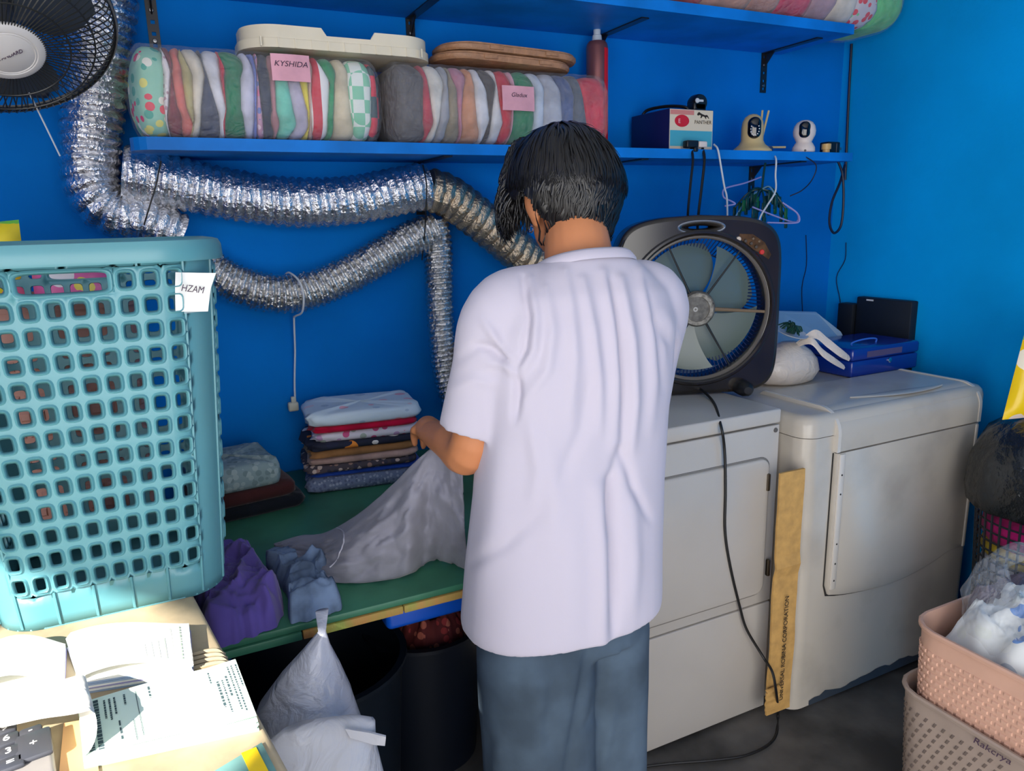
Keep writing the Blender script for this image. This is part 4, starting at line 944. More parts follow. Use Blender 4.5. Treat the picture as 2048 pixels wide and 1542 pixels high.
# ------------------------------------------------------------------ woven hampers
def woven(name, label, x0, x1, y0, y1, z0, z1, flare, m, r, pads, rowsh, group=None, hole=False, wav=0.0, sides=None):
    cx, cy = (x0+x1)/2, (y0+y1)/2; hx, hy = (x1-x0)/2, (y1-y0)/2
    def wp(u, z, off=0.0):
        t = (z-z0)/(z1-z0); s = 1-flare*(1-t)
        (x, y), (nx, ny) = rr_point(hx*s, hy*s, r*s, u); return Vector((cx+x+nx*off, cy+y+ny*off, z))
    e = empty(name, (cx, cy, z0), label=label, cat='hamper', group=group)
    n = 72
    def zt(u): return z1-wav*(0.5-0.5*cos(4*pi*u))
    rings = [[wp(k/n, z0, o_)+Vector((0, 0, (zt(k/n)-z0)*f)) for k in range(n)] for o_, f in ((-0.2, 0.0), (0, 0.0), (0, 0.25), (0, 0.5), (0, 0.75), (0, 1.0), (-0.004, 1.0), (-0.004, 0.5), (-0.004, 0.02), (-0.15, 0.02))]
    # taper already by wp(z): recompute with true heights
    rings = []
    for o_, f in ((0, 0.0), (0, 0.2), (0, 0.4), (0, 0.6), (0, 0.8), (0, 0.97)): rings.append([wp(k/n, z0+(zt(k/n)-z0)*f, o_) for k in range(n)])
    for o_, dz in ((0.006, -0.012), (0.0075, -0.004), (0.004, 0.0), (-0.002, 0.0), (-0.005, -0.006)): rings.append([wp(k/n, zt(k/n)+dz, o_) for k in range(n)])
    for f in (0.8, 0.5, 0.03): rings.append([wp(k/n, z0+(zt(k/n)-z0)*f, -0.005) for k in range(n)])
    rings.append([Vector((cx, cy, z0+0.02))]*n)
    mb = MB().loft(rings, cap=False); mb.add([wp(k/n, z0) for k in range(n)], [tuple(reversed(range(n)))])
    b = mk('basket_wall', mb, m, e, smooth='auto', angle=35)
    pm = MB(); rows = int((z1-z0-0.055)/rowsh)
    for rw in range(rows):
        for k in range(pads):
            u = (k+0.5*(rw % 2))/pads; zc = z0+0.02+rw*rowsh+rowsh*0.5; hu = 0.36/pads; hz = rowsh*0.3
            if zc+hz > zt(u)-0.03: continue
            if hole:
                q = [(-hu, -hz), (-hu*0.2, -hz), (hu*0.6, hz), (-hu*0.3, hz)]
            else: q = [(-hu, -hz), (hu, -hz), (hu, hz), (-hu, hz)]
            A = [wp(u+a, zc+b_, 0.0002) for a, b_ in q]; B = [wp(u+a*0.75, zc+b_*0.6, 0.0032 if not hole else 0.0022) for a, b_ in q]
            pm.loft([A, B])
    mk('weave_pattern', pm, m if not hole else mat('weave_dark', (112, 98, 90), rough=0.6), b, smooth=False, kind='stuff')
    return e, wp
TANB = mat('tan_woven_plastic', (214, 170, 148), rough=0.5, spec=0.35, var=0.06)
TAUPE = mat('taupe_woven_plastic', (168, 150, 138), rough=0.5, spec=0.35, var=0.06)
HX0 = 1.518
lowb, wpl = woven('woven_hamper', 'taupe woven plastic hamper on the floor under the tan one, bottom right', HX0-0.01, 1.99, 0.46, 1.03, 0.0, 0.335, 0.06, TAUPE, 0.07, 92, 0.021, hole=True, wav=0.0)
u_ = 0.775
tp0, tp1 = wpl(0.80, 0.262, 0.001), wpl(0.775, 0.262, 0.001)
mk('handwriting', text_mesh('Rakcrya', 0.021, frame_mat(PX(1985, 1500, HX0-0.012)+Vector((-0.004, 0, 0.0)), (0, -1, 0), (0, 0, 1)), 0.0003, 1.2, 0.2), INK, lowb, smooth=False)
woven('woven_hamper', 'tan woven plastic hamper stacked in the taupe one, bagged clothes in it', HX0, 1.96, 0.48, 1.012, 0.17, 0.505, 0.05, TANB, 0.07, 84, 0.0165)

# behind the teal hamper: tan hamper and packs glimpsed through the holes
def dsurf(x, y): return D(x, y)
woven('woven_hamper', 'dusty pink woven hamper on the counter seen through the teal hamper', -0.42, -0.03, 1.49, 1.83, DZ, 1.33, 0.08, mat('pink_woven', (190, 140, 125), rough=0.6), 0.06, 60, 0.03)
def pillow(name, label, c, ux, uy, w_, h_, th, m, cat, seed=0, n=12):
    ux = Vector(ux).normalized(); uy = Vector(uy).normalized(); nn_ = ux.cross(uy)
    mb = MB()
    for sgn in (1, -1):
        def f(u, v, sgn=sgn):
            a, b = u*2-1, v*2-1; t = (max(0, (1-a**4))*max(0, (1-b**4)))**0.6
            return Vector(c)+ux*(a*w_)+uy*(b*h_)+nn_*(sgn*th*t*(1+0.3*nz(a*3+seed, b*3, sgn)))
        mb.grid(f, n, n)
    return mk(name, mb, m, smooth=True, label=label, cat=cat)
YEL = mat_dots('yellow_pack_print', (240, 215, 50), [(235, 120, 160), (250, 245, 235), (120, 200, 80)], 14, 0.45, 0.3)
pillow('detergent_pack', 'yellow printed pack leaning out of the pink hamper behind the teal one', (-0.30, 1.66, 1.385), (1, 0.15, 0.1), (0, 0.3, 1), 0.09, 0.085, 0.03, YEL, 'pack', 1)
pillow('detergent_pack', 'hot pink pack standing in the pink hamper behind the teal one', (-0.13, 1.64, 1.355), (1, -0.1, -0.05), (0, 0.2, 1), 0.07, 0.075, 0.03, mat_dots('pink_pack_print', (235, 110, 170), [(250, 230, 90), (245, 240, 240)], 16, 0.4, 0.3), 'pack', 2)
# ------------------------------------------------------------------ papers and calculator on the counter
def lerp2(c00, c10, c11, c01, u, v): return (c00*(1-u)+c10*u)*(1-v)+(c01*(1-u)+c11*u)*v
def pad_block(par, cs, z0, z1, layers, mats, seed, amp=0.0012):
    """stack of page bundles, cs = 4 ground corners"""
    for k in range(layers):
        za = z0+(z1-z0)*k/layers+0.0002; zb = z0+(z1-z0)*(k+1)/layers
        o_ = [Vector((rnd.uniform(-amp, amp), rnd.uniform(-amp, amp), 0)) for _ in range(4)]
        q = [Vector((c.x, c.y, 0))+d for c, d in zip(cs, o_)]
        mb = MB().loft([[p+Vector((0, 0, za)) for p in q], [p+Vector((0, 0, zb)) for p in q]])
        mk('page_bundle', mb, mats[k % len(mats)], par, smooth=False)
PAPG = mat('green_paper', (196, 232, 205), rough=0.8); PAPB = mat('blue_grey_paper', (150, 170, 195), rough=0.8); PAPP = mat('lilac_paper', (165, 160, 205), rough=0.8)
PRN = mat('form_print', (60, 80, 85), rough=0.8)
def prints(par, fn, rows, m=PRN, name='print', seed=1):
    """small printed strokes on a page: rows of (v, u0, u1, height, dash) in page coordinates"""
    rr = random.Random(seed); mb = MB()
    for (v, u0, u1, h, dash) in rows:
        u = u0
        while u < u1:
            l = dash*(0.6+0.8*rr.random()) if dash else (u1-u0)
            ua, ub = u, min(u1, u+l)
            A = [fn(ua, v-h/2), fn(ub, v-h/2), fn(ub, v+h/2), fn(ua, v+h/2)]
            mb.add(A, [(0, 1, 2, 3)]); u = ub+(dash*0.35 if dash else 1)
    return mk(name, mb, m, par, smooth=False, kind='stuff')
zt = DZ
# closed-looking right half of the open receipt book
c = [PZ(168, 1388, zt), PZ(388, 1352, zt), PZ(381, 1270, zt), PZ(137, 1300, zt)]
e = empty('receipt_book', (c[0]+c[2])/2, label='open receipt book with curved blank pages, upper of the two pads', cat='receipt book')
pad_block(e, [Vector(p) for p in c], DZ, DZ+0.017, 7, [PAPB, PAPER, PAPP, PAPER, PAPB], 1)
def pg(u, v, d=0.0):
    p = lerp2(c[0], c[1], c[2], c[3], u, v); return Vector((p.x, p.y, DZ+0.0175+0.013*sin(pi*min(1, (1-u)*0.9)**1.3)*(1 if u > 0.03 else u/0.03)+d))
page = mk('page', MB().grid(lambda u, v: pg(u, v), 24, 4), PAPER, e, smooth=True)
rows = [(0.3+0.06*k, 0.62, 0.9, 0.006, 0) for k in range(0)]
prints(page, lambda u, v: pg(v, u, 0.0006), [(0.92, 0.1, 0.9, 0.012, 0.06), (0.84, 0.15, 0.85, 0.004, 0), (0.78, 0.1, 0.6, 0.006, 0), (0.72, 0.1, 0.55, 0.005, 0), (0.66, 0.1, 0.5, 0.005, 0), (0.60, 0.12, 0.45, 0.005, 0)], mat('pale_print', (150, 165, 150), rough=0.8), seed=3)
cl = [PZ(-70, 1395, zt), PZ(128, 1392, zt), PZ(133, 1300, zt), PZ(-60, 1320, zt)]
pad_block(e, [Vector(p) for p in cl], DZ, DZ+0.006, 2, [PAPP, PAPER], 2)
def pgl(u, v): 
    p = lerp2(cl[0], cl[1], cl[2], cl[3], u, v); return Vector((p.x, p.y, DZ+0.0065+0.022*max(0, sin(pi*(u*0.95)))**1.2))
mk('page', MB().grid(pgl, 20, 4), PAPER, e, smooth=True)
# green receipt pad in front
g = [PZ(172, 1540, zt), PZ(517, 1462, zt), PZ(474, 1345, zt), PZ(160, 1430, zt)]
e = empty('receipt_pad', (g[0]+g[2])/2, label='pale green printed receipt pad with its top sheet folded back', cat='receipt pad')
pad_block(e, [Vector(p) for p in g], DZ, DZ+0.014, 6, [PAPG, PAPER, PAPG], 4)
def gp(u, v, d=0.0):
    p = lerp2(g[0], g[1], g[2], g[3], u, v); return Vector((p.x, p.y, DZ+0.0145+0.008*max(0, u-0.8)*5*0.5+0.003*sin(pi*u)+d))
page = mk('page', MB().grid(lambda u, v: gp(u, v), 20, 4), mat('pale_green_page', (222, 240, 226), rough=0.8), e, smooth=True)
mk('print', MB(), PRN, page) if False else None
rows = [(0.05, 0.04, 0.95, 0.035, 0.035), (0.10, 0.05, 0.95, 0.03, 0.04), (0.15, 0.1, 0.45, 0.012, 0.03), (0.18, 0.1, 0.5, 0.012, 0.03), (0.21, 0.1, 0.42, 0.012, 0.03), (0.22, 0.55, 0.9, 0.01, 0.1), (0.27, 0.1, 0.3, 0.012, 0.03), (0.3, 0.6, 0.95, 0.004, 0), (0.34, 0.1, 0.9, 0.004, 0), (0.42, 0.08, 0.3, 0.01, 0.05),
        (0.80, 0.1, 0.3, 0.008, 0.03), (0.84, 0.3, 0.75, 0.014, 0.04), (0.87, 0.3, 0.85, 0.008, 0.03), (0.9, 0.25, 0.6, 0.012, 0.04), (0.93, 0.1, 0.85, 0.008, 0.03), (0.955, 0.1, 0.9, 0.008, 0.03), (0.985, 0.1, 0.5, 0.008, 0.03)]
prints(page, lambda a, b: gp(b, 1-a, 0.0007), rows, seed=5)
# the folded-back sheet: leaves the pad at its left end, curls up and over to the left
def curl(u, v):
    base = lerp2(g[0], g[1], g[2], g[3], 0.0, v); left = (g[0]-g[1]).normalized(); fw = (g[3]-g[0]).normalized()
    # arc then flat sheet lying leftwards
    R_ = 0.03-0.008*v; L = 0.2*u
    if L < pi*R_*0.62:
        a = L/R_; x = -0.004+R_*sin(a)*0.62-0.0; z = R_*(1-cos(a))
        x = R_*0.55*sin(a)
    else:
        a = pi*0.62; z0 = R_*(1-cos(a)); d = L-pi*R_*0.62; x = R_*0.55*sin(a)-d*0.97; z = max(0.022, z0-d*0.16)
    sh = -0.02*u
    return base-left*(x*-1.0)*-1.0+fw*(0.035*u+0.02*u*(1-v))+Vector((0, 0, 0.0155+z+0.003*nz(u*4, v*3)))
mk('folded_sheet', MB().grid(curl, 26, 8), PAPER, e, smooth=True)
# brown card and glass sheet under the pad, yellow tape
card_c = [PZ(118, 1560, zt), PZ(200, 1560, zt), PZ(185, 1440, zt), PZ(128, 1450, zt)]
mk('brown_card', MB().loft([[p+Vector((0, 0, 0.0005)) for p in card_c], [p+Vector((0, 0, 0.0025)) for p in card_c]]), mat('tan_card', (215, 165, 115), rough=0.7), smooth=False, label='tan card sticking out between calculator and receipt pad', cat='card')
# calculator
cc = PZ(30, 1530, zt); cx_ = (PZ(110, 1500, zt)-PZ(0, 1540, zt)).normalized(); cy_ = Vector((-cx_.y, cx_.x, 0))
CMt = frame_mat(PZ(112, 1532, zt), cx_, cy_)     # origin at right edge, x to the right, y away
e = empty('calculator', PZ(60, 1530, zt), label='grey desk calculator with dark keys at the bottom left corner', cat='calculator')
mk('case', MB().rbox((-0.12, -0.09, 0.0), (0.0, 0.055, 0.013), 0.005, 3, CMt), mat('calc_grey', (150, 145, 142), rough=0.4), e)
KEY = mat('calc_key', (62, 64, 72), rough=0.4); KW = mat('key_print', (235, 235, 235), rough=0.5)
PXc = CMt.inverted()
keys = [('+', 68, 1492, 52, 60), ('-', 62, 1466, 34, 20), ('6', 14, 1483, 36, 26), ('3', 18, 1508, 36, 26), ('=', 22, 1530, 38, 24), ('9', 10, 1462, 34, 22)]
for ch, px, py, w_, h_ in keys:
    q = PXc @ PZ(px, py, DZ+0.015); kw = w_*0.00062*0.5; kh = h_*0.00062*0.62
    k_ = mk('key', MB().rbox((q.x-kw, q.y-kh, 0.012), (q.x+kw, q.y+kh, 0.019), 0.003, 2, CMt), KEY, e)
    mk('key_mark', text_mesh(ch, 0.014, CMt @ Matrix.Translation((q.x, q.y, 0.0192)) @ Matrix.Rotation(0.0, 4, 'Z'), 0.0002), KW, k_, smooth=False)
mk('blue_strip', MB().rbox((-0.06, -0.055, 0.0128), (-0.008, -0.03, 0.0142), 0.0005, 1, CMt), mat('calc_blue', (30, 90, 210), rough=0.3), e)
gq = [D(0.012, -0.14), D(0.20, -0.14), D(0.215, 0.0), D(0.012, 0.055)]
mk('glass_sheet', MB().loft([[p+Vector((0, 0, 0.0004)) for p in gq], [p+Vector((0, 0, 0.0032)) for p in gq]]), mat('green_glass', (120, 165, 160), rough=0.08, spec=0.7, var=0.25, vscale=12), smooth=False, label='greenish sheet of glass under the receipt pad at the counter corner', cat='glass sheet')
yq = [D(0.018, -0.13), D(0.036, -0.13), D(0.034, 0.05), D(0.019, 0.05)]
mk('yellow_tape', MB().loft([[p+Vector((0, 0, 0.0034)) for p in yq], [p+Vector((0, 0, 0.0044)) for p in yq]]), mat('yellow_tape', (245, 205, 15), rough=0.4), smooth=False, label='yellow tape strip on the glass by the counter edge', cat='tape')

# ------------------------------------------------------------------ clothes on the green table
def soft_slab(label, c, rot, hx, hy, z0, z1, m, seed, group=None, frill=0.0, sag=0.0, cat='garment', name='folded_garment'):
    """folded cloth: rounded slab, wavy fold lines, bulging front"""
    n = 64; hz = (z1-z0)/2; zc = (z0+z1)/2; cr, sr = cos(rot), sin(rot); rings = []
    base = []
    for k in range(n):
        a = 2*pi*k/n; ex = 0.22; x = math.copysign(abs(cos(a))**ex, cos(a)); y = math.copysign(abs(sin(a))**ex, sin(a)); base.append((x, y))
    prof = [(0.0, -1), (0.7, -1), (0.94, -0.96), (0.985, -0.6), (1.0, -0.1), (0.985, 0.45), (0.95, 0.85), (0.85, 1.0), (0.5, 1.0), (0.0, 1.0)]
    for s, t in prof:
        ring = []
        for (x, y) in base:
            w_ = 1+0.035*nz(x*2+seed, y*2, t*1.5)+frill*(1 if x < -0.6 else 0.15)*nz(y*9+seed, t*6, x*3)
            X, Y = x*hx*s*w_, y*hy*s*w_
            Z = zc+hz*t*(1.0)+(0.35*hz*nz(x*3+seed*2, y*3) if t > 0.3 else 0)*(1 if s < 0.97 else 0.5)
            Z = max(Z, z0+0.0003)
            ring.append((c[0]+X*cr-Y*sr, c[1]+X*sr+Y*cr, Z))
        rings.append(ring)
    return mk(name, MB().loft(rings, cap=False), m, smooth=True, label=label, cat=cat, group=group)
P_BABY = mat_dots('print_baby', (200, 216, 228), [(225, 170, 185), (170, 190, 210), (215, 200, 210)], 17, 0.27)
P_DARKF = mat_dots('print_darkpaisley', (70, 62, 70), [(150, 120, 110), (190, 170, 160), (50, 50, 70)], 60, 0.4)
P_PFL = mat_dots('print_whitepink', (222, 216, 226), [(215, 90, 140), (200, 160, 200), (170, 180, 170)], 40, 0.36)
P_ORNG = mat_dots('print_navyorange', (28, 32, 52), [(235, 140, 50), (225, 220, 215), (30, 34, 60)], 22, 0.4)
P_DEN = mat_dots('print_greydots', (110, 122, 150), [(150, 158, 180), (90, 100, 130)], 110, 0.4)
sx0, sy0 = 0.478, 1.995; rot = radians(-8); hxs, hys = 0.155, 0.12
stack = [('grey-blue dotted', 0.042, P_DEN), ('royal blue', 0.014, cloth((35, 75, 175))), ('dark paisley', 0.02, P_DARKF), ('beige pink', 0.02, cloth((200, 165, 155))), ('golden brown', 0.022, cloth((170, 120, 75))), ('navy and orange printed', 0.02, P_ORNG), ('white and pink flowered', 0.026, P_PFL), ('crimson', 0.018, cloth((200, 15, 60))), ('pale blue baby-print', 0.034, P_BABY)]
z = TZ
for i, (d, h, m_) in enumerate(stack):
    j = 0.006*sin(i*2.3)
    soft_slab('%s folded cloth, %s from bottom of the tall stack' % (d, ORD[i]), (sx0+j+(0.01 if i > 5 else 0), sy0+j*0.5-0.002*i), rot+0.02*sin(i*1.7), hxs*(1-0.012*i)+(0.012 if i == 8 else 0), hys*(1-0.006*i), z, z+h, m_, i*3.1+1, 'clothes stacked on the green table', 0.10)
    z += h+0.0003
z = TZ
for i, (d, h, m_, hx_) in enumerate([('black', 0.034, cloth((22, 26, 34)), 0.135), ('maroon brown', 0.036, cloth((70, 34, 34)), 0.125), ('mottled grey-green towel', 0.062, mat_dots('print_towel', (128, 148, 150), [(150, 165, 165), (110, 130, 132)], 60, 0.45), 0.105)]):
    soft_slab('%s folded cloth, %s of the low stack behind the teal hamper' % (d, ('bottom', 'middle', 'top')[i]), (0.148-0.012*i, 1.925), radians(8), hx_, 0.11, z, z+h, m_, i*5.7+40, 'low clothes stack on the green table', 0.05); z += h+0.0003
def inpoly(p, poly):
    x, y = p; ins = False; n = len(poly); dmin = 9
    for i in range(n):
        x1, y1 = poly[i]; x2, y2 = poly[(i+1) % n]
        if (y1 > y) != (y2 > y) and x < (x2-x1)*(y-y1)/(y2-y1)+x1: ins = not ins
        dx, dy = x2-x1, y2-y1; t = max(0, min(1, ((x-x1)*dx+(y-y1)*dy)/(dx*dx+dy*dy))); dmin = min(dmin, math.hypot(x-x1-t*dx, y-y1-t*dy))
    return dmin if ins else -dmin
def ridged(x, y, seed):
    v = 0; a = 1.0; f = 1.0
    for k in range(4):
        v += a*(1-2.2*abs(nz(x*f+seed, y*f-seed, seed*1.7+k))); f *= 1.9; a *= 0.5
    return v/1.9
def crumple(name, label, poly, z0, h, m, seed, freq=9.0, edge=0.03, step=0.006, cat='garment', slope=None, nr=36, na=128):
    """crumpled cloth heap: outline on the surface, ridged folds, soft rolled edge"""
    cx = sum(p[0] for p in poly)/len(poly); cy = sum(p[1] for p in poly)/len(poly)
    B = spline([(p[0], p[1], 0) for p in poly], 10, loop=True); B, L = resample(B+[B[0]], 0.004)
    B = [B[int(k*len(B)/na) % len(B)] for k in range(na)]
    B = [Vector((b.x+(b.x-cx)*0.08*nz(k*0.35, seed), b.y+(b.y-cy)*0.08*nz(k*0.35, seed+4), 0)) for k, b in enumerate(B)]
    rings = []
    for i in range(nr+1):
        t = i/nr; ring = []
        for k in range(na):
            x = cx+(B[k].x-cx)*t; y = cy+(B[k].y-cy)*t
            d = (1-t)*math.hypot(B[k].x-cx, B[k].y-cy); e_ = max(0.0, min(1.0, d/edge))**0.5
            wx, wy = x+0.03*nz(x*11, y*11, seed), y+0.03*nz(x*11+7, y*11, seed)
            r = ridged(wx*freq, wy*freq*0.8, seed)+0.35*ridged(wx*freq*2.3, wy*freq*2.6, seed+9)-0.1
            zz = z0+0.0015+h*e_*(0.45+0.62*max(-0.35, r))+(slope(x, y) if slope else 0)*e_
            o = 0.012*nz(x*28, y*28, seed+5)*e_
            ring.append((x+o, y+o*0.7, max(zz, z0+0.001)))
        rings.append(ring)
    return mk(name, MB().loft(rings, cap=False), m, smooth=True, label=label, cat=cat)
PURP = mat('purple_cotton', (96, 82, 160), rough=0.85, spec=0.15, var=0.12, vscale=10, sheen=0.2)
DENIM = mat('pale_denim', (118, 140, 172), rough=0.9, spec=0.1, var=0.25, vscale=25)
pp = [PZ(x, y, 0.77) for x, y in ((395, 1150), (430, 1105), (490, 1098), (530, 1120), (540, 1160), (555, 1215), (520, 1245), (465, 1270), (405, 1290), (385, 1230))]
pp2 = [(max(0.012, p.x), max(1.256, p.y)) for p in pp]
crumple('purple_shirt', 'crumpled purple garment lying on the green table beside the hamper', [(0.012, 1.6), (0.06, 1.64), (0.11, 1.6), (0.135, 1.48), (0.155, 1.38), (0.14, 1.28), (0.10, 1.256), (0.012, 1.258)], TZ, 0.075, PURP, 3.3, 9.0, 0.03, nr=48, na=160)
crumple('denim_shirt', 'crumpled pale blue denim garment next to the purple one', [(0.145, 1.5), (0.17, 1.53), (0.20, 1.5), (0.19, 1.44), (0.24, 1.46), (0.265, 1.42), (0.24, 1.36), (0.25, 1.27), (0.215, 1.256), (0.155, 1.258), (0.165, 1.36)], TZ, 0.055, DENIM, 8.1, 13.0, 0.02)
# grey garment being folded: rises from the table to the hand
GREY = mat('grey_jersey', (140, 140, 153), rough=0.9, spec=0.1, var=0.08, vscale=20, sheen=0.2)
HAND = PD(862, 872, 1.31)
def dep(p): return (Vector(p)-Vector((0, 0, CAM_H))).dot(Vector(AF))
rid = [PZ(548, 1088, 0.757), PZ(600, 1072, 0.763), PZ(650, 1066, 0.775), PD(715, 1030, 1.55), PD(780, 975, 1.50), PD(830, 925, 1.44), PD(868, 896, 1.42), PD(903, 908, 1.37), PD(925, 940, 1.35)]
bas = [PZ(552, 1096, 0.754), PZ(575, 1130, 0.754), PZ(640, 1160, 0.754), PZ(705, 1166, 0.754), PZ(770, 1160, 0.754), PZ(820, 1148, 0.754), PZ(862, 1122, 0.754), PZ(895, 1125, 0.754), PZ(935, 1140, 0.754)]
RS, BS = spline(rid, 8), spline(bas, 8)
def samp(S, u):
    t = u*(len(S)-1); i = min(int(t), len(S)-2); return S[i].lerp(S[i+1], t-i)
def gcl(u, v):
    a, b = samp(RS, u), samp(BS, u); p = a.lerp(b, v); n_ = Vector((-0.35, -0.8, 0.5)).normalized()
    bulge = 0.035*sin(pi*v)*min(1, u*3)*(0.5+0.5*(1-abs(2*u-1)))
    # folds fanning out from the hand, plus slack folds near the table
    fan = 0.015*sin(34*(u-0.62)*(0.5+v)+2*v)*v*max(0, min(1, (u-0.35)*3))
    slack = 0.026*ridged(u*5.5, v*2.2+u*1.5, 5.2)*min(1, 4*v*(1.02-v))*min(1, u*4+0.2)
    w_ = 0.004*nz(u*25, v*18, 3)+0.016*ridged(u*8+v*2, v*4-u*3, 11.3)*min(1, 5*v*(1.02-v))*min(1, u*4)
    p = p+n_*(bulge+fan+slack+w_); p.z = max(p.z, TZ+0.0015); return p
gm = MB().grid(gcl, 90, 44)
gob = mk('grey_garment', gm, GREY, smooth=True, label='pale grey garment lifted from the green table by the hand', cat='garment')
sm = gob.modifiers.new('thick', 'SOLIDIFY'); sm.thickness = 0.0025; sm.offset = 0
seam = [gcl(0.30+0.02*sin(pi*t)+0.12*t*(1-t), 0.02+0.75*t)+Vector((-0.001, -0.003, 0.002)) for t in np.linspace(0, 1, 16)]
mk('seam', MB().tube(spline(seam, 3), 0.0016, 5), mat('seam_pale', (190, 190, 202), rough=0.9), gob)

# ------------------------------------------------------------------ plastic bags by the counter, things under the table
WBAG = mat_film('white_bag_film', (205, 208, 222), 0.86, 0.32, 0.5, 18, 0.02)
def hang_bag(label, rows, m, seed, fold=0.06, n=56, name='plastic_bag'):
    """rows: (z, cx, cy, hx, hy)"""
    rings = []
    for i, (z, cx, cy, hx, hy) in enumerate(rows):
        ring = []
        for k in range(n):
            a = 2*pi*k/n; w_ = 1+fold*nz(cos(a)*2.2+seed, sin(a)*2.2, z*7)+0.5*fold*nz(cos(a)*6+seed, sin(a)*6, z*14)
            ring.append((cx+hx*w_*cos(a), cy+hy*w_*sin(a), z))
        rings.append(ring)
    P_ = []
    for i in range(len(rings)-1):
        for t in (0, 0.25, 0.5, 0.75): P_.append([Vector(a).lerp(Vector(b), t) for a, b in zip(rings[i], rings[i+1])])
    P_.append([Vector(p) for p in rings[-1]])
    return mk(name, MB().loft(P_), m, smooth=True, label=label, cat='plastic bag')
def span(y, xl, xr, Y):
    a, b = PY(xl, y, Y), PY(xr, y, Y); return (a.z+b.z)/2, (a.x+b.x)/2, Y+0.0, (b.x-a.x)/2
rows = []
for y, xl, xr, hy in ((1242, 640, 668, 0.006), (1262, 636, 652, 0.006), (1295, 605, 662, 0.018), (1340, 560, 682, 0.04), (1400, 512, 705, 0.07), (1470, 490, 726, 0.09), (1560, 480, 745, 0.10), (1700, 470, 750, 0.10), (1850, 460, 740, 0.10)):
    z, x, Y_, hx = span(y, xl, xr, 1.16); rows.append((z, x, Y_, hx, hy))
rows[0] = (rows[0][0], rows[0][1], 1.2, rows[0][3], rows[0][4])
rows.append((0.002, rows[-1][1], 1.16, rows[-1][3], 0.1))
rows = [r for r in rows if r[0] > 0]+[(0.001, rows[-1][1], 1.16, 0.13, 0.09)]
hang_bag('white plastic bag hanging by its twisted neck from the green table edge', list(reversed(rows)), WBAG, 3)
rows = []
for y, xl, xr, hy in ((1452, 560, 640, 0.01), (1462, 520, 720, 0.02), (1476, 500, 752, 0.03), (1520, 480, 752, 0.06), (1600, 470, 772, 0.07), (1800, 450, 780, 0.08)):
    z, x, Y_, hx = span(y, xl, xr, 1.0); rows.append((z, x, Y_, hx, hy))
rows = [r for r in rows if r[0] > 0]+[(0.001, rows[-1][1], 1.0, 0.14, 0.07)]
bb = hang_bag('second white plastic bag in front with a handle corner sticking out', list(reversed(rows)), mat_film('white_bag_film2', (200, 200, 206), 0.9, 0.4, 0.4, 15, 0.02), 9, 0.03)
hp = [PY(690, 1458, 0.97), PY(740, 1466, 0.97), PY(772, 1474, 0.97), PY(770, 1492, 0.97), PY(748, 1490, 0.97), PY(700, 1476, 0.97)]
mk('handle_flap', MB().loft([[p for p in hp], [p+Vector((0.001, 0.004, 0)) for p in hp]]), MATS['white_bag_film2'], bb, smooth=False)
DKB = mat('dark_bin_plastic', (16, 26, 38), rough=0.45)
def tub(label, cx, cy, r0, r1, h, m, name='storage_tub'):
    return mk(name, MB().lathe([(0, 0.0), (r0, 0.0), (r1, h-0.012), (r1+0.012, h-0.01), (r1+0.012, h), (r1-0.004, h), (r1-0.008, h-0.02), (r0-0.006, 0.01), (0, 0.01)], 40, Matrix.Translation((cx, cy, 0)), cap=False), m, smooth='auto', label=label, cat='tub')
tub('dark plastic tub on the floor under the left part of the table', 0.25, 1.62, 0.17, 0.2, 0.45, DKB)
tub('dark plastic tub on the floor under the middle of the table', 0.56, 1.75, 0.13, 0.16, 0.4, mat('dark_bin2', (14, 22, 36), rough=0.5))
crumple('red_cloth', 'reddish patterned cloth heaped in the dark tub under the table', [(0.50, 1.66), (0.60, 1.63), (0.67, 1.70), (0.66, 1.82), (0.54, 1.86), (0.46, 1.78)], 0.33, 0.12, mat_dots('print_redsack', (110, 40, 40), [(200, 110, 90), (170, 60, 60)], 40, 0.4), 6.6, 9.0, 0.04, cat='cloth')

# ------------------------------------------------------------------ on top of the cream dryer
ZE = ETOP+0.0005
b0, b1 = PZ(1702, 757, ZE), PZ(1834, 735, ZE); bx_ = (b1-b0).normalized(); by_ = Vector((-bx_.y, bx_.x, 0)); bw = (b1-b0).length
BM_ = frame_mat(b0, bx_, by_)
CB = mat('cash_box_blue', (16, 48, 140), rough=0.22, spec=0.6, coat=0.3)
e = empty('cash_box', (b0+b1)/2+by_*0.1, label='blue metal cash box with thin handle on the cream dryer', cat='cash box')
mk('box_body', MB().rbox((0, 0, 0), (bw, 0.23, 0.055), 0.008, 3, BM_), CB, e)
lid_ = mk('lid', MB().rbox((-0.002, -0.002, 0.0555), (bw+0.002, 0.232, 0.096), 0.010, 3, BM_), CB, e)
mk('lock', MB().lathe([(0, 0), (0.009, 0), (0.009, 0.003), (0.006, 0.004), (0, 0.004)], 16, BM_ @ Matrix.Translation((bw*0.55, -0.0005, 0.043)) @ Matrix.Rotation(pi/2, 4, 'X'), cap=False), mat('lock_chrome', (220, 222, 225), rough=0.15, metal=1.0), e)
mk('faded_sticker', MB().box((bw*0.2, -0.0032, 0.064), (bw*0.72, -0.0022, 0.084), BM_), mat('sticker_mauve', (86, 76, 112), rough=0.5), lid_, smooth=False)
mk('handle', MB().tube(spline([BM_ @ Vector(p) for p in ((bw*0.2, 0.06, 0.095), (bw*0.2, 0.06, 0.104), (bw*0.3, 0.06, 0.11), (bw*0.45, 0.06, 0.112), (bw*0.56, 0.06, 0.108), (bw*0.56, 0.06, 0.095))], 5), 0.003, 8), mat('handle_blue_gloss', (60, 110, 200), rough=0.15, spec=0.8), lid_)
BK2 = mat('black_case', (14, 24, 36), rough=0.6)
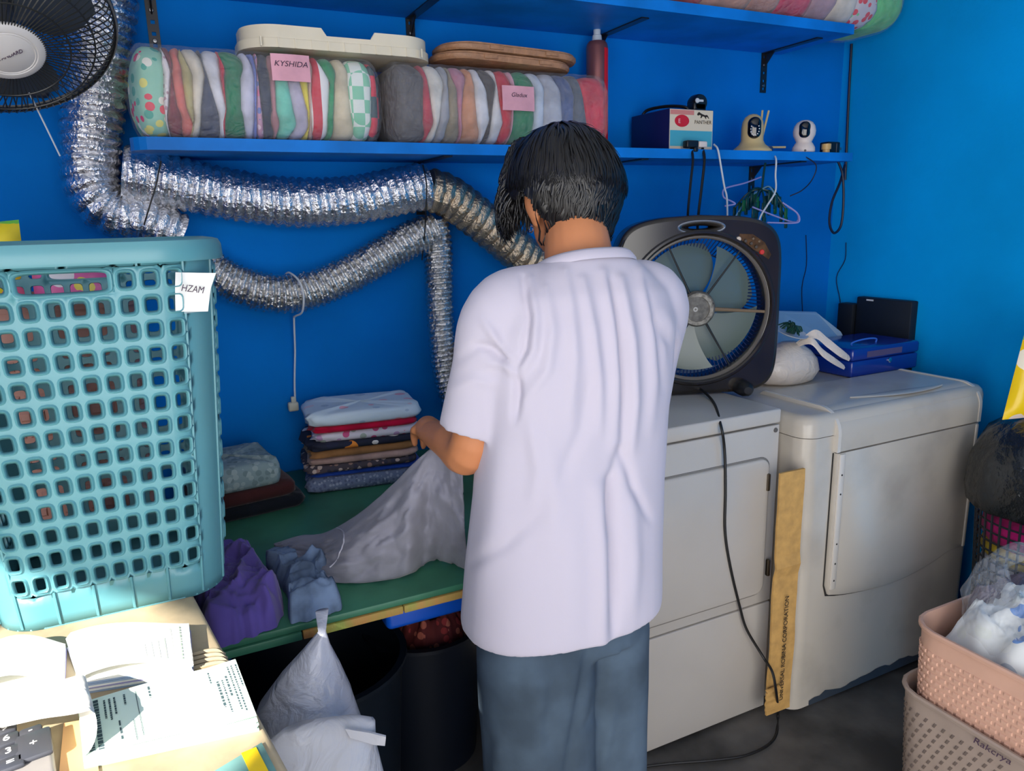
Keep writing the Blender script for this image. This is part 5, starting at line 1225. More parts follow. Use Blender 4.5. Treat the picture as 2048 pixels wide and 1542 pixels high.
ca, cb, ct = PX(1712, 650, 2.46), PX(1822, 660, 2.46), PX(1762, 597, 2.46)
bc1 = mk('black_case', MB().rbox((2.452, cb.y, 0.86), (2.489, ca.y, ct.z), 0.005, 2), BK2, label='flat black case hung on the right wall behind the cash box', cat='case')
mk('white_tag', MB().box((2.4505, ca.y-0.075, ct.z-0.012), (2.452, ca.y-0.045, ct.z-0.006)), WCORD, bc1, smooth=False)
mk('black_case', MB().rbox((2.44, ca.y+0.004, 0.86), (2.489, ca.y+0.075, ct.z-0.03), 0.005, 2), mat('black_case2', (12, 20, 30), rough=0.6), label='lower black case beside the flat one, nearer the wall corner', cat='case')
# tray leaning behind the white bag
t0 = PY(1563, 690, 1.93); tq = [PY(1555, 700, 1.9), PY(1700, 700, 1.86), PY(1682, 664, 1.9), PY(1634, 626, 1.98), PY(1560, 624, 1.98)]
tq = [Vector((p.x, p.y, max(p.z, ZE+0.004))) for p in tq]
mk('plastic_tray', MB().loft([tq, [p+Vector((0, 0.006, 0.004)) for p in tq]]), mat('pale_blue_tray', (130, 165, 195), rough=0.3), smooth=False, label='pale blue plastic tray tilted behind the white bag', cat='tray')
# knotted white carrier bag
bc = PZ(1598, 772, ZE); bag = MB(); rings = []
for z, rx, ry, ox in ((0.0, 0.085, 0.06, 0), (0.01, 0.115, 0.075, 0), (0.04, 0.128, 0.085, 0.0), (0.075, 0.118, 0.08, 0.0), (0.10, 0.09, 0.065, 0.005), (0.118, 0.055, 0.04, 0.012), (0.13, 0.03, 0.022, 0.02)):
    rings.append([(bc.x+0.01+ox+rx*(1+0.07*nz(cos(a)*2.3, sin(a)*2.3, z*30)+0.04*nz(cos(a)*7, sin(a)*7, z*50))*cos(a), bc.y+0.075+ry*(1+0.06*nz(cos(a)*2.3+5, sin(a)*2.3, z*30))*sin(a), ZE+z) for a in np.linspace(0, 2*pi, 40, endpoint=False)])
wb = mk('carrier_bag', bag.loft(rings), mat_film('carrier_film', (222, 208, 194), 0.93, 0.35, 0.5, 25, 0.01), smooth=True, label='knotted white carrier bag on the cream dryer beside the fan', cat='plastic bag')
def strap(pts, wdt):
    S = spline(pts, 6); L_, R_ = [], []
    for i, p in enumerate(S):
        t = i/(len(S)-1); n_ = Vector((0.25, 0.25, 0.93)); w_ = wdt*(0.6+0.5*sin(pi*t)); L_.append(p+n_*w_*0.5+Vector((0.002*sin(9*t), 0, 0))); R_.append(p-n_*w_*0.5)
    return MB().loft([L_, [p+Vector((0.0005, -0.004, 0)) for p in [(a+b)/2 for a, b in zip(L_, R_)]], R_], cap=False, closed=False)
top = Vector((bc.x+0.03, bc.y+0.05, ZE+0.122))
mk('handle', strap([top, PY(1628, 668, 1.68), PY(1655, 685, 1.66), PY(1680, 705, 1.64), PY(1698, 717, 1.64)], 0.03), MATS['carrier_film'], wb, smooth=True)
mk('handle', strap([top, PY(1622, 682, 1.66), PY(1645, 705, 1.64), PY(1668, 722, 1.63), PY(1688, 735, 1.63)], 0.024), MATS['carrier_film'], wb, smooth=True)
# dark green scourer on a saucer on top of the bag
sc = PY(1580, 668, 1.72)
e = empty('saucer', sc, label='pale saucer with dark green scouring strands lying on the white bag', cat='saucer')
SM = Matrix.Translation(sc) @ Matrix.Rotation(radians(18), 4, 'X') @ Matrix.Rotation(radians(6), 4, 'Y')
mk('dish', MB().lathe([(0, 0), (0.035, 0.0), (0.055, 0.008), (0.056, 0.01), (0.034, 0.003), (0, 0.003)], 32, SM, cap=False), mat('saucer_white', (195, 205, 215), rough=0.3), e)
sb = MB(); r5 = random.Random(9)
for k in range(46):
    a = r5.random()*2*pi; L_ = 0.02+0.028*r5.random(); p0 = Vector((0.012*cos(a*3), 0.012*sin(a*3), 0.006)); p2 = Vector((L_*cos(a), L_*sin(a), 0.012+0.015*r5.random())); p1 = (p0+p2)/2+Vector((0, 0, 0.018))
    sb.tube([SM @ q for q in spline([p0, p1, p2], 4)], 0.0022, 4)
mk('strands', sb, mat('scourer_green', (16, 62, 48), rough=0.6), e, kind='stuff')

# ------------------------------------------------------------------ right edge: bagged clothes, black bag, mesh basket, yellow pack
# clothes in the tan hamper
WCL = mat_dots('print_whiteblue', (228, 232, 232), [(120, 160, 220), (235, 238, 235), (225, 230, 225), (180, 190, 200)], 16, 0.34)
hx_a, hx_b = HX0+0.05, 1.93
def dome(x, y): 
    u = (x-1.735)/0.2; v = (y-0.75)/0.25; return 0.12*max(0, 1-u*u*0.8-v*v*0.8)
crumple('bagged_clothes', 'heap of white and blue patterned clothes in the tan hamper', [(HX0+0.04, 0.52), (1.92, 0.52), (1.94, 0.95), (1.88, 0.975), (HX0+0.1, 0.975), (HX0+0.05, 0.93)], 0.43, 0.075, WCL, 12.5, 12.0, 0.03, 0.008, cat='clothes', slope=dome)
crumple('mauve_cloth', 'mauve grey cloth tucked behind the white clothes in the bag', [(HX0+0.16, 0.93), (1.86, 0.93), (1.84, 0.985), (HX0+0.18, 0.985)], 0.5, 0.07, cloth((120, 110, 125)), 15.1, 9.0, 0.02, 0.008)
CB_F = mat_film('clear_bag_film2', (230, 235, 240), 0.17, 0.12, 1.0, 26, 0.03)
rings = []; cxb, cyb = 1.745, 0.765
for (z, sx_, sy_) in ((0.44, 0.165, 0.2), (0.5, 0.178, 0.21), (0.54, 0.182, 0.212), (0.58, 0.175, 0.2), (0.61, 0.15, 0.175), (0.615, 0.13, 0.15), (0.59, 0.12, 0.14)):
    rg = []
    for a in np.linspace(0, 2*pi, 64, endpoint=False):
        w_ = 1+0.07*nz(cos(a)*3, sin(a)*3, z*12)+0.035*nz(cos(a)*9, sin(a)*9, z*25)
        up = 0.06*max(0, sin(a))*(z-0.44)/0.17+0.02*nz(cos(a)*4, sin(a)*4, 7)*(1 if z > 0.55 else 0)
        ca, sa = cos(a), sin(a); ca = math.copysign(abs(ca)**0.7, ca); sa = math.copysign(abs(sa)**0.7, sa)
        rg.append((cxb+sx_*w_*ca, cyb+sy_*w_*sa, z+up))
    rings.append(rg)
mk('clear_sack', MB().loft(rings, cap=False), CB_F, smooth=True, label='open clear plastic sack standing up in the tan hamper', cat='plastic bag')
# black wire basket by the right wall
mx, my, mr = 2.275, 1.13, 0.178
e = empty('wire_basket', (mx, my, 0), label='black mesh basket of colourful clothes by the right wall', cat='basket')
MBK = mat('mesh_black', (38, 42, 48), rough=0.5)
bars = MB()
def mw(a, z): 
    r = mr*(0.8+0.2*z/0.62); return Vector((mx+r*cos(a), my+r*sin(a), z))
for k in range(40): bars.tube([mw(2*pi*k/40, z) for z in (0.02, 0.3, 0.62)], 0.0035, 5)
for j in range(21):
    z = 0.02+0.03*j; bars.tube([mw(2*pi*k/40, z) for k in range(40)], 0.0032, 5, loop=True)
mk('mesh_wall', bars, MBK, e, kind='stuff')
mk('rim', MB().tube([mw(2*pi*k/40, 0.625) for k in range(40)], 0.009, 8, loop=True), MBK, e)
mk('base', MB().lathe([(0, 0), (mr*0.81, 0), (mr*0.81, 0.02), (0, 0.02)], 40, Matrix.Translation((mx, my, 0)), cap=False), MBK, e)
for i, (d, col, z0_, z1_) in enumerate((('white', (225, 225, 228), 0.03, 0.2), ('blue-grey', (130, 150, 180), 0.2, 0.34), ('pale lilac', (215, 215, 230), 0.34, 0.43), ('yellow', (230, 200, 60), 0.43, 0.48), ('magenta', (215, 40, 130), 0.48, 0.56))):
    rings = []
    for t in np.linspace(0, 1, 5):
        z = z0_+(z1_-z0_)*t; r = (mr*(0.8+0.2*z/0.62)-0.014)*(1-0.1*abs(2*t-1)**3)
        rings.append([(mx+r*(1-0.05*abs(nz(cos(a)*3, sin(a)*3, z*20)))*cos(a), my+r*(1-0.05*abs(nz(cos(a)*3, sin(a)*3+4, z*20)))*sin(a), z+0.006*nz(cos(a)*2, sin(a)*2, i)) for a in np.linspace(0, 2*pi, 36, endpoint=False)])
    mk('bundled_cloth', MB().loft(rings), cloth(col), smooth=True, label='%s cloth inside the black mesh basket' % d, cat='garment')
GBG = mat('black_bag_film', (26, 30, 32), rough=0.18, spec=0.7, bump=0.6, bscale=22, bdist=0.02)
rings = []
for z, r, ox in ((0.592, 0.192, 0.0), (0.60, 0.2, -0.005), (0.65, 0.205, -0.01), (0.74, 0.198, -0.01), (0.81, 0.172, 0.0), (0.85, 0.13, 0.0), (0.87, 0.08, 0.01), (0.876, 0.03, 0.01)):
    rings.append([(mx+ox+r*(1+0.09*ridged(cos(a)*1.6+4, sin(a)*1.6+z*6, 2.2)-0.03+0.03*nz(cos(a)*8, sin(a)*8, z*40))*cos(a), my+r*(1+0.08*ridged(cos(a)*1.6, sin(a)*1.6+z*6, 5.2)-0.03)*sin(a), z+0.012*nz(cos(a)*3, sin(a)*3, z*9)) for a in np.linspace(0, 2*pi, 72, endpoint=False)])
gb_ = mk('garbage_bag', MB().loft(rings), GBG, smooth=True, label='shiny black garbage bag resting on the mesh basket', cat='garbage bag')
yc = PX(2062, 740, 2.3)
YP = mat_dots('yellow_label_print', (245, 205, 20), [(235, 215, 200), (250, 240, 215), (120, 190, 110)], 13, 0.5, 0.3)
yp = pillow('soap_pack', 'yellow soap pack with white and green print standing on the black bag', (2.24, 1.165, 1.0), (0.85, -0.5, 0.1), (0.22, 0.0, 1), 0.085, 0.135, 0.028, YP, 'pack', 5, 16)
# ------------------------------------------------------------------ person
SKIN = mat('skin', (196, 128, 86), rough=0.5, spec=0.35, var=0.06, vscale=12)
SHIRT = mat('white_cotton', (190, 184, 197), rough=0.9, spec=0.1, sheen=0.15, bump=0.08, bscale=300, bdist=0.001)
JEAN = mat('washed_denim', (84, 100, 116), rough=0.9, spec=0.1, var=0.22, vscale=9, bump=0.15, bscale=220, bdist=0.001)
HAIRM = mat('black_hair', (17, 16, 18), rough=0.34, spec=0.5)
PEX, PEY = 0.62, 1.08
per = empty('person', (PEX, PEY, 0), label='person seen from behind in a white T-shirt and jeans, head bowed, folding a garment', cat='person')
V = Vector
C0 = V((0.672, 1.105, 1.305))
SL, SR = C0+V((-0.146, 0.0, 0.0)), C0+V((0.155, 0.0, 0.0))
EL = V((0.462, 1.13, 1.062)); WL = V((0.468, 1.338, 1.040)); KL = V((0.482, 1.405, 1.034))
ER = V((0.832, 1.165, 1.065)); WR = V((0.69, 1.30, 1.01)); KR = V((0.63, 1.345, 1.02))
HU = V((-0.05, 0.48, 0.875)).normalized(); HR = V((1, 0.03, 0.04)); HR = (HR-HU*HR.dot(HU)).normalized(); HF = HU.cross(HR)
HC = V((0.708, 1.222, 1.500))
def hd(r, f, u): return HC+HR*r+HF*f+HU*u
HM = Matrix(((HR.x, HF.x, HU.x, HC.x), (HR.y, HF.y, HU.y, HC.y), (HR.z, HF.z, HU.z, HC.z), (0, 0, 0, 1)))
def ell(mb, c, ax, n=20, M=None):
    rings = []
    for i in range(1, n):
        a = pi*i/n; rings.append([V((ax[0]*sin(a)*cos(2*pi*k/n), ax[1]*sin(a)*sin(2*pi*k/n), -ax[2]*cos(a)))+V(c) for k in range(n)])
    if M is not None: rings = [[M @ p for p in r] for r in rings]
    mb.loft(rings)
def limb(mb, pts, rads, n=16, sub=5):
    P = spline(pts, sub); R = []
    for i in range(len(pts)-1):
        for k in range(sub): t = k/sub; R.append(rads[i]*(1-t)+rads[i+1]*t)
    R.append(rads[-1])
    ends = [(P[0]-(P[1]-P[0]).normalized()*R[0]*0.5, R[0]*0.55)], [(P[-1]+(P[-1]-P[-2]).normalized()*R[-1]*0.6, R[-1]*0.5)]
    mb.tube([ends[0][0][0]]+P+[ends[1][0][0]], [ends[0][0][1]]+R+[ends[1][0][1]], n)
body = MB()
ell(body, (0, 0, 0.012), (0.076, 0.095, 0.108), 24, HM)           # skull
ell(body, (0, 0.035, -0.055), (0.058, 0.058, 0.062), 20, HM)       # face / jaw
ell(body, (0, 0.075, -0.095), (0.026, 0.022, 0.022), 14, HM)       # chin
ell(body, (0, 0.097, -0.028), (0.013, 0.016, 0.024), 12, HM)       # nose
ell(body, (0, 0.086, -0.068), (0.022, 0.012, 0.010), 12, HM)       # lips
ell(body, (0, 0.084, 0.012), (0.05, 0.012, 0.012), 14, HM)         # brow
for s in (-1, 1):
    ell(body, (s*0.080, -0.008, -0.03), (0.011, 0.019, 0.032), 14, HM)
    ell(body, (s*0.077, 0.002, -0.055), (0.008, 0.010, 0.012), 10, HM)
limb(body, [C0+V((0.012, 0.02, -0.01)), V((0.687, 1.135, 1.375)), V((0.70, 1.165, 1.43)), hd(0, -0.015, -0.05)], [0.07, 0.062, 0.056, 0.054], 20)
# trunk (inside the clothes), legs, feet
for zc, a, b, y in ((1.22, 0.135, 0.07, 1.115), (1.1, 0.125, 0.07, 1.105), (0.92, 0.125, 0.075, 1.09)):
    ell(body, (0.655-(1.25-zc)*0.09, y, zc), (a, b, 0.13), 20)
limb(body, [SL+V((0.05, 0, 0.01)), SL, SL.lerp(EL, 0.5), EL, EL.lerp(WL, 0.45), WL], [0.03, 0.042, 0.043, 0.039, 0.036, 0.026], 18)
limb(body, [SR+V((-0.05, 0, 0.01)), SR, SR.lerp(ER, 0.5), ER, ER.lerp(WR, 0.45), WR], [0.03, 0.042, 0.043, 0.039, 0.036, 0.026], 18)
LEGL = [V((0.555, 1.085, 0.88)), V((0.548, 1.06, 0.47)), V((0.545, 1.03, 0.08))]; LEGR = [V((0.685, 1.085, 0.88)), V((0.70, 1.085, 0.47)), V((0.705, 1.08, 0.08))]
for Lg in (LEGL, LEGR): limb(body, Lg, [0.075, 0.05, 0.036], 18)
def hand(mb, w_, k_, dn, side, curl=0.6):
    """palm from wrist to knuckles, four fingers and a thumb closing on the cloth"""
    d = (k_-w_).normalized(); dn = V(dn); dn = (dn-d*dn.dot(d)).normalized(); ac = d.cross(dn).normalized()*side
    limb(mb, [w_, w_.lerp(k_, 0.5), k_], [0.024, 0.027, 0.026], 14)
    for o_ in (-0.014, 0.014): limb(mb, [w_+ac*o_*0.6, k_+ac*o_], [0.018, 0.0165], 12)
    for i, L_ in enumerate((0.062, 0.072, 0.067, 0.052)):
        b = k_+ac*(-0.028+0.0188*i)-d*(0.004*abs(i-1.4))
        p1 = b+d*(L_*0.42)+dn*(L_*0.16); p2 = p1+d*(L_*0.20)+dn*(L_*0.34*curl*1.4); p3 = p2+d*(-0.02*L_)+dn*(L_*0.30)
        limb(mb, [b-d*0.01, b, p1, p2, p3], [0.0095, 0.0092, 0.0085, 0.008, 0.0068], 10, 4)
    t0 = w_.lerp(k_, 0.35)-ac*0.022; t1 = t0-ac*0.02+d*0.024+dn*0.012; t2 = t1+d*0.026+dn*0.018+ac*0.006
    limb(mb, [t0, t1, t2], [0.0125, 0.0105, 0.0085], 10, 4)
hand(body, WL, KL, (0.1, 0.2, -1), 1); hand(body, WR, KR, (0.1, 0.2, -1), -1)
bm_ = remeshed(body, 0.0042, 4, 0.5, 'body')
bd = mk('body', bm_, SKIN, per, smooth=True)
EYE = mat('eye_dark', (30, 20, 16), rough=0.15)
for s in (-1, 1):
    eb = MB(); ell(eb, (s*0.031, 0.083, -0.008), (0.012, 0.009, 0.007), 12, HM); mk('eye', eb, EYE, bd, smooth=True)
ep = hd(-0.091, 0.001, -0.066)
mk('earring', MB().tube([ep+V((0, 0.006*cos(a), -0.004+0.006*sin(a))) for a in np.linspace(0, 2*pi, 16, endpoint=False)], 0.0014, 6, loop=True), mat('silver', (220, 220, 225), rough=0.15, metal=1.0), bd)

# T-shirt: torso and sleeves as one surface, then folds
def ering(c, a, b, tilt=0.0, rot=0.0, n=40, ex=0.85, roll=0.0):
    out = []
    for k in range(n):
        q = 2*pi*k/n; x = a*math.copysign(abs(cos(q))**ex, cos(q)); y = b*math.copysign(abs(sin(q))**ex, sin(q))
        out.append(V((c[0]+x, c[1]+y, c[2]-y*tilt+x*roll)))
    return out
sh = MB()
rows = [((0.612, 1.072, 0.80), 0.170, 0.105, 0.0), ((0.612, 1.072, 0.745), 0.185, 0.120, 0.0), ((0.612, 1.072, 0.740), 0.192, 0.127, 0.0), ((0.613, 1.073, 0.76), 0.194, 0.129, 0.0), ((0.622, 1.078, 0.86), 0.188, 0.126, 0.0), ((0.635, 1.083, 0.98), 0.180, 0.120, 0.0), ((0.648, 1.088, 1.10), 0.178, 0.117, 0.02), ((0.66, 1.094, 1.20), 0.182, 0.114, 0.05), ((0.667, 1.10, 1.265), 0.184, 0.108, 0.1), ((0.672, 1.107, 1.312), 0.170, 0.098, 0.18), ((0.676, 1.113, 1.337), 0.142, 0.086, 0.25), ((0.681, 1.118, 1.359), 0.108, 0.077, 0.3), ((0.684, 1.121, 1.373), 0.086, 0.070, 0.32), ((0.685, 1.122, 1.379), 0.078, 0.066, 0.32), ((0.685, 1.122, 1.362), 0.070, 0.060, 0.32)]
sh.loft([ering(c, a, b, t) for c, a, b, t in rows])
def sleeve(mb, S_, E_, inn, r0, r1, tip, flat=0.9, n=28):
    d = (E_-S_).normalized(); s0 = S_+inn
    path = spline([s0, S_, S_.lerp(E_, 0.4), S_.lerp(E_, tip)], 6); m_ = len(path); fr = frames(path); rings = []
    for i, p in enumerate(path):
        t = i/(m_-1); r = r0*(1-t)+r1*t; r *= 0.82+0.18*min(1, t*4)
        T_, a, b = fr[i]; rings.append([p+a*(r*cos(2*pi*k/n))+b*(r*flat*sin(2*pi*k/n)) for k in range(n)])
    end = path[-1]; T_, a, b = fr[-1]
    for q, back in ((r1*0.9, 0.0), (r1*0.86, -0.035)):
        rings.append([end+T_*back+a*(q*cos(2*pi*k/n))+b*(q*flat*sin(2*pi*k/n)) for k in range(n)])
    mb.loft(rings)
sleeve(sh, SL+V((-0.004, 0.004, -0.012)), EL+V((0.0, -0.004, 0)), V((0.09, 0, 0.03)), 0.070, 0.065, 0.86)
sleeve(sh, SR+V((0.004, 0.004, -0.012)), ER+V((0, -0.004, 0)), V((-0.09, 0, 0.03)), 0.070, 0.066, 0.97)
sme = remeshed(sh, 0.0048, 16, 0.5, 'shirt')
ARv, ADv, AFv = V(AR), V(AD), V(AF)
FOLDS = [  # photo pixel polylines -> ridge (+) or groove (-) on the cloth, amplitude m, half-width px
    ([(1205, 545), (1222, 640), (1232, 760), (1228, 900)], 0.007, 11), ([(1240, 560), (1262, 680), (1268, 800), (1262, 900)], 0.008, 12), ([(1222, 560), (1243, 680), (1250, 800), (1246, 940)], -0.006, 9),
    ([(1165, 560), (1185, 660), (1196, 760), (1200, 860)], 0.006, 11), ([(1130, 545), (1142, 620), (1150, 720), (1140, 830)], 0.005, 12), ([(1280, 540), (1300, 640), (1308, 760), (1300, 860)], 0.005, 11), ([(1290, 560), (1318, 680), (1325, 780)], -0.004, 8),
    ([(1060, 560), (1073, 630), (1068, 700), (1040, 745)], 0.006, 10), ([(1046, 555), (1058, 640), (1050, 700), (1034, 735)], -0.005, 7), ([(1090, 580), (1105, 660), (1095, 740), (1050, 800)], 0.005, 12),
    ([(1035, 735), (1000, 690), (965, 640)], 0.006, 9), ([(1030, 728), (985, 700), (950, 690)], -0.005, 8), ([(1036, 752), (1010, 730), (970, 725)], 0.005, 9), ([(1034, 740), (1036, 790), (1030, 840)], -0.008, 9),
    ([(1195, 980), (1200, 1090), (1203, 1200), (1206, 1300)], 0.010, 20), ([(1222, 960), (1226, 1080), (1226, 1200), (1225, 1280)], -0.011, 13), ([(1150, 1000), (1150, 1120), (1150, 1290)], 0.006, 40), ([(1262, 1000), (1268, 1120), (1262, 1230)], 0.006, 16),
    ([(1248, 900), (1270, 980), (1300, 1040)], -0.006, 9), ([(1238, 900), (1222, 980), (1215, 1060)], -0.006, 10), ([(1060, 850), (1075, 940), (1065, 1010)], 0.004, 14), ([(945, 1125), (1010, 1090), (1085, 1020)], -0.004, 14), ([(1180, 760), (1165, 860), (1120, 960)], -0.004, 14), ([(1090, 880), (1110, 1000), (1100, 1100)], 0.004, 22), ([(1000, 900), (990, 1040), (960, 1180)], 0.004, 25),
    ([(905, 780), (950, 760), (1000, 770)], 0.003, 12), ([(915, 720), (960, 690), (1010, 700)], -0.003, 10), ([(1310, 640), (1345, 690), (1350, 760)], -0.004, 10), ([(1330, 620), (1360, 690), (1345, 800)], 0.003, 10)]
def cloth_folds(FO, fine=0.0016):
    def fn(co, no):
        p = co-np.array([0, 0, CAM_H]); zc = p @ AF; px = 1024+F_PX*(p @ AR)/zc; py = 771+F_PX*(p @ AD)/zc
        view = p/np.linalg.norm(p, axis=1)[:, None]; face = np.clip(-(no*view).sum(1)*2.2+0.1, 0, 1)
        d = np.zeros(len(co))
        for pl, amp, wd in FO:
            best = np.full(len(co), 1e9); tt = np.zeros(len(co)); n = len(pl)-1
            for i in range(n):
                ax, ay = pl[i]; bx_, by2 = pl[i+1]; dx, dy = bx_-ax, by2-ay
                t = np.clip(((px-ax)*dx+(py-ay)*dy)/(dx*dx+dy*dy), 0, 1); q = np.hypot(px-ax-t*dx, py-ay-t*dy)
                m_ = q < best; best = np.where(m_, q, best); tt = np.where(m_, (i+t)/n, tt)
            d += 1.35*amp*np.exp(-(best/wd)**2)*np.sin(pi*np.clip(tt*0.86+0.10, 0, 1))**0.6
        w_ = np.array([nz(c[0]*9, c[1]*9, c[2]*4)+0.5*nz(c[0]*22, c[1]*22, c[2]*9) for c in co])
        return d*face+fine*w_
    return fn
displace(sme, cloth_folds(FOLDS))
ts = mk('t_shirt', sme, SHIRT, per, smooth=True)
mk('collar', MB().loft([ering((0.685, 1.121, 1.360), 0.0955, 0.0825, 0.32), ering((0.685, 1.121, 1.3665), 0.0945, 0.0815, 0.32), ering((0.6852, 1.1215, 1.376), 0.0875, 0.0755, 0.32), ering((0.6855, 1.122, 1.3805), 0.0825, 0.071, 0.32), ering((0.6855, 1.122, 1.379), 0.0795, 0.068, 0.32), ering((0.685, 1.122, 1.360), 0.0775, 0.066, 0.32)], cap=False), SHIRT, ts, smooth=True)

# jeans
jn = MB()
jn.loft([ering((0.615, 1.085, 0.96), 0.135, 0.08), ering((0.612, 1.08, 0.86), 0.15, 0.092), ering((0.613, 1.076, 0.76), 0.164, 0.108), ering((0.615, 1.07, 0.70), 0.15, 0.108)])
def leg(c_rows): jn.loft([ering(c, a, b, 0, n=36) for c, a, b in c_rows])
leg([((0.55, 1.075, 0.82), 0.082, 0.085), ((0.543, 1.055, 0.70), 0.102, 0.106), ((0.54, 1.045, 0.5), 0.100, 0.104), ((0.538, 1.04, 0.3), 0.098, 0.104), ((0.537, 1.035, 0.06), 0.10, 0.108), ((0.537, 1.035, 0.03), 0.10, 0.108)])
leg([((0.682, 1.088, 0.82), 0.082, 0.085), ((0.69, 1.085, 0.70), 0.098, 0.102), ((0.693, 1.085, 0.5), 0.093, 0.10), ((0.695, 1.085, 0.3), 0.092, 0.10), ((0.697, 1.085, 0.06), 0.095, 0.105), ((0.697, 1.085, 0.03), 0.095, 0.105)])
jme = remeshed(jn, 0.007, 6, 0.5, 'jeans')
JF = [([(1180, 1290), (1160, 1400), (1135, 1540), (1120, 1650)], -0.006, 10), ([(1060, 1330), (1080, 1420), (1070, 1540)], 0.004, 20), ([(960, 1400), (1000, 1480), (990, 1560)], 0.004, 18), ([(1210, 1330), (1190, 1430), (1150, 1480)], -0.005, 9), ([(1230, 1400), (1215, 1480), (1200, 1540)], 0.004, 10), ([(1110, 1360), (1090, 1450), (1120, 1530)], -0.003, 14)]
displace(jme, cloth_folds(JF, 0.003))
je = mk('jeans', jme, JEAN, per, smooth=True)
def on_mesh(me, px, py):
    from mathutils.bvhtree import BVHTree
    bm2 = bmesh.new(); bm2.from_mesh(me); t = BVHTree.FromBMesh(bm2); d = V(ray(px, py)).normalized(); h = t.ray_cast(V((0, 0, CAM_H)), d); bm2.free(); return h
seam = []
for y in range(1215, 1560, 25):
    h = on_mesh(jme, 938-(y-1215)*0.055, y)
    if h[0]: seam.append(h[0]+h[1]*0.0006)
if len(seam) > 3: mk('side_seam', MB().tube(seam, 0.0014, 5), mat('seam_thread', (130, 150, 172), rough=0.9), je)
h = on_mesh(jme, 905, 1525)
if h[0]: mk('rivet', MB().lathe([(0, 0), (0.008, 0), (0.007, 0.003), (0.003, 0.004), (0, 0.004)], 14, frame_mat(h[0], h[1].orthogonal(), h[1].cross(h[1].orthogonal())), cap=False), mat('rivet_brass', (150, 135, 110), rough=0.3, metal=0.8), je)
for Lg, nm in ((LEGL, 0), (LEGR, 1)):
    f = Lg[2]; mb = MB(); rings = []
    for t in np.linspace(-0.09, 0.19, 13):
        u = (t+0.09)/0.28; w_ = 0.036+0.014*sin(pi*u); w_ *= min(1, (1-u)*5+0.25)*min(1, u*6+0.4); hgt = 0.075*(1-u)**0.7+0.03
        rings.append([V((f.x+w_*cos(q), f.y+t, max(0.002, 0.002+hgt*(0.5+0.5*sin(q))))) for q in np.linspace(0, 2*pi, 18, endpoint=False)])
    mk('shoe', mb.loft(rings), mat('dark_shoe', (40, 40, 44), rough=0.6), per, smooth=True)

# hair: soft cap of hair plus many strands
def hair_r(dv):
    """radius of the hair volume in head-frame direction dv (r,f,u)"""
    r, f, u = dv
    base = 1/sqrt((r/0.102)**2+((f)/0.118)**2+((u)/(0.119 if u > 0 else 0.119+0.035*min(1, max(0, 0.4-f)*1.5)))**2)
    return base
def in_hair(dv):
    r, f, u = dv
    if f > 0.15: return u > ((0.30+0.25*max(0, f-0.3)) if abs(r) < 0.45 or f > 0.75 else -0.1)          # forehead stays clear
    if abs(r) > 0.6 and f > -0.25: return u > -0.12            # over the ears
    return u > -0.93                             # nape
cap_m = MB(); n1, n2 = 48, 72; idm = {}
for i in range(n1+1):
    th = pi*i/n1
    for k in range(n2):
        ph = 2*pi*k/n2; dv = (sin(th)*cos(ph), sin(th)*sin(ph), cos(th))
        if not in_hair(dv): continue
        q = hair_r(dv)*(1+0.06*nz(dv[0]*4, dv[1]*4, dv[2]*2)+0.02*nz(dv[0]*12, dv[1]*12, dv[2]*4)); 
        if dv[2] < -0.3 and dv[1] < 0: q *= 1-0.12*min(1, (-0.3-dv[2])/0.5)
        idm[(i, k)] = len(cap_m.v); cap_m.v.append(tuple(hd(dv[0]*q, dv[1]*q, dv[2]*q)))
for i in range(n1):
    for k in range(n2):
        ids = [idm.get((i, k)), idm.get((i+1, k)), idm.get((i+1, (k+1) % n2)), idm.get((i, (k+1) % n2))]
        if all(x is not None for x in ids): cap_m.f.append(tuple(ids))
hr_ = mk('hair', cap_m, HAIRM, per, smooth=True)
st = MB(); rh = random.Random(3)
def strand(dv0, L_, wd, lift, seed):
    d = V(dv0).normalized(); pts = []
    whorl = V((0.15, -0.35, 0.92)).normalized(); steps = 6
    for j in range(steps+1):
        q = hair_r(d); 
        if d.z < -0.3 and d.y < 0: q *= 1-0.12*min(1, (-0.3-d.z)/0.5)
        q *= 1.0+0.012+lift*(j/steps)
        pts.append((hd(d.x*q, d.y*q, d.z*q), HM.to_3x3() @ d))
        t = (d-whorl*d.dot(whorl)*1.0); t = (t-d*t.dot(d))
        t = t.normalized() if t.length > 1e-4 else V((0, -1, 0))
        t = (t+V((0.0, 0.0, -0.55))+V((0.7*nz(d.x*4, d.y*4, 1.3+d.z*4)+0.4*nz(seed, 1), 0.3*nz(d.x*5, d.y*5, 7.7), 0))); t = t-d*t.dot(d); t.normalize()
        d = (d+t*(L_/steps/max(0.06, q))).normalized()
    A, B = [], []
    for j, (p, nrm) in enumerate(pts):
        tn = (pts[min(j+1, steps)][0]-pts[max(j-1, 0)][0]).normalized(); sd = tn.cross(nrm).normalized(); w_ = wd*(1-0.92*(j/steps)**1.6)
        A.append(p+sd*w_); B.append(p-sd*w_)
    mid = [(a+b)/2+pts[j][1]*wd*0.9*(1-j/steps) for j, (a, b) in enumerate(zip(A, B))]
    st.loft([A, mid, B], cap=False, closed=False)
cnt = 0
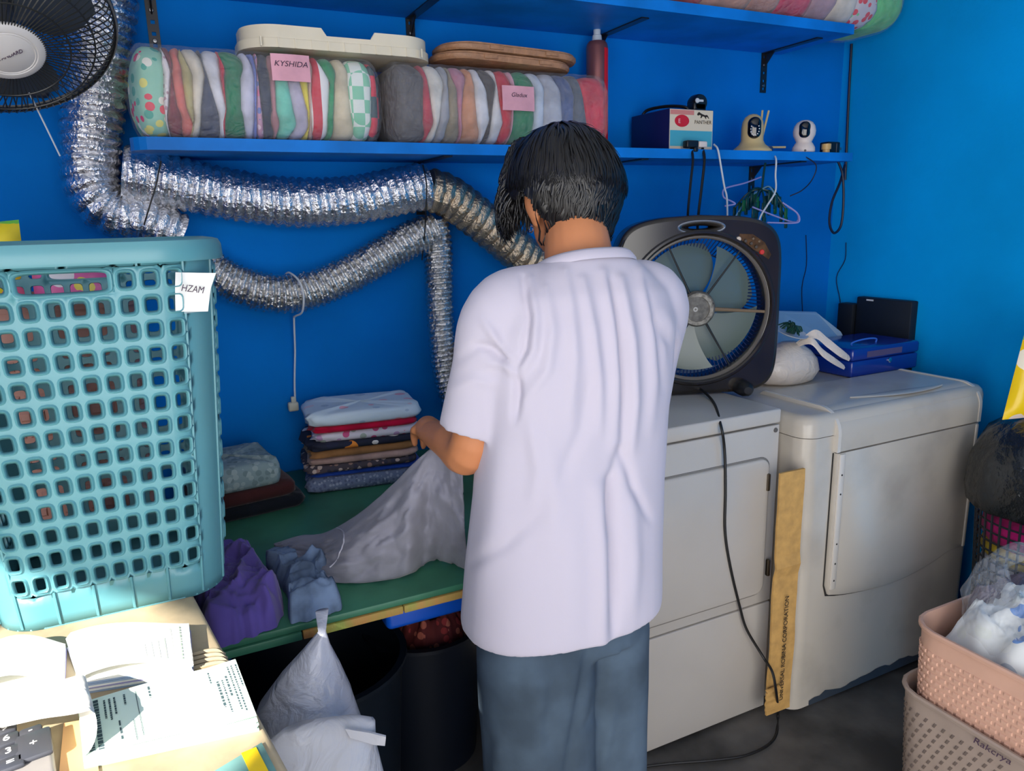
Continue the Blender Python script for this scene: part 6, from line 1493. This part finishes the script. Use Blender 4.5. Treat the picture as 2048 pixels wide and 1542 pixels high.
while cnt < 2600:
    dv = (rh.gauss(0, 1), rh.gauss(0, 1), rh.gauss(0, 1)); l = sqrt(sum(x*x for x in dv)); dv = tuple(x/l for x in dv)
    if not in_hair((dv[0], dv[1], dv[2]-0.02)): continue
    short = dv[2] < -0.15+rh.gauss(0, 0.16) and dv[1] < 0.1 and abs(dv[0]) < 0.85
    strand(dv, rh.uniform(0.02, 0.035) if short else rh.uniform(0.05, 0.10), rh.uniform(0.0012, 0.0026) if short else rh.uniform(0.0018, 0.004), rh.uniform(0.0, 0.04) if short else rh.uniform(-0.01, 0.09), cnt*0.37); cnt += 1
# longer side locks falling forward by the temples
for k in range(420):
    s = -1 if k % 5 < 4 else 1
    dv = V((s*rh.uniform(0.55, 0.95), rh.uniform(0.1, 0.75), rh.uniform(0.0, 0.5))).normalized()
    p0 = hd(dv.x*hair_r(dv), dv.y*hair_r(dv), dv.z*hair_r(dv)); 
    pr = [p0, p0+V((s*0.012+rh.uniform(-0.006, 0.006), 0.006, -0.018)), p0+V((s*0.010+rh.uniform(-0.012, 0.012), 0.008, -0.036)), p0+V((s*0.002+rh.uniform(-0.02, 0.02), 0.010, -0.052-rh.uniform(0, 0.014)))]
    S_ = spline(pr, 3); st.tube(S_, [0.003*(1-0.9*(i/(len(S_)-1))**1.5) for i in range(len(S_))], 4)
for cpx, rad in (((1050, 318), (0.030, 0.05, 0.040)), ((1041, 352), (0.031, 0.05, 0.038)), ((1035, 385), (0.029, 0.045, 0.034)), ((1029, 412), (0.022, 0.035, 0.024))):
    cw = PD(cpx[0], cpx[1], 1.375); lm = MB(); ell(lm, (0, 0, 0), rad, 16, Matrix.Translation(cw)); st.add(lm.v, lm.f)
    for k in range(150):
        a, b2 = rh.uniform(0, 2*pi), rh.uniform(0.1, 2.4); d = V((sin(b2)*cos(a), sin(b2)*sin(a), cos(b2))); p0 = cw+V((d.x*rad[0], d.y*rad[1], d.z*rad[2]))
        S_ = spline([p0, p0+V((d.x*0.006, d.y*0.006, -0.014)), p0+V((d.x*0.004+rh.uniform(-0.006, 0.006), rh.uniform(-0.006, 0.006), -0.032-rh.uniform(0, 0.01)))], 3)
        st.tube(S_, [0.0026*(1-0.9*(i/(len(S_)-1))**1.5) for i in range(len(S_))], 4)
mk('strands', st, HAIRM, hr_, smooth=True, kind='stuff')
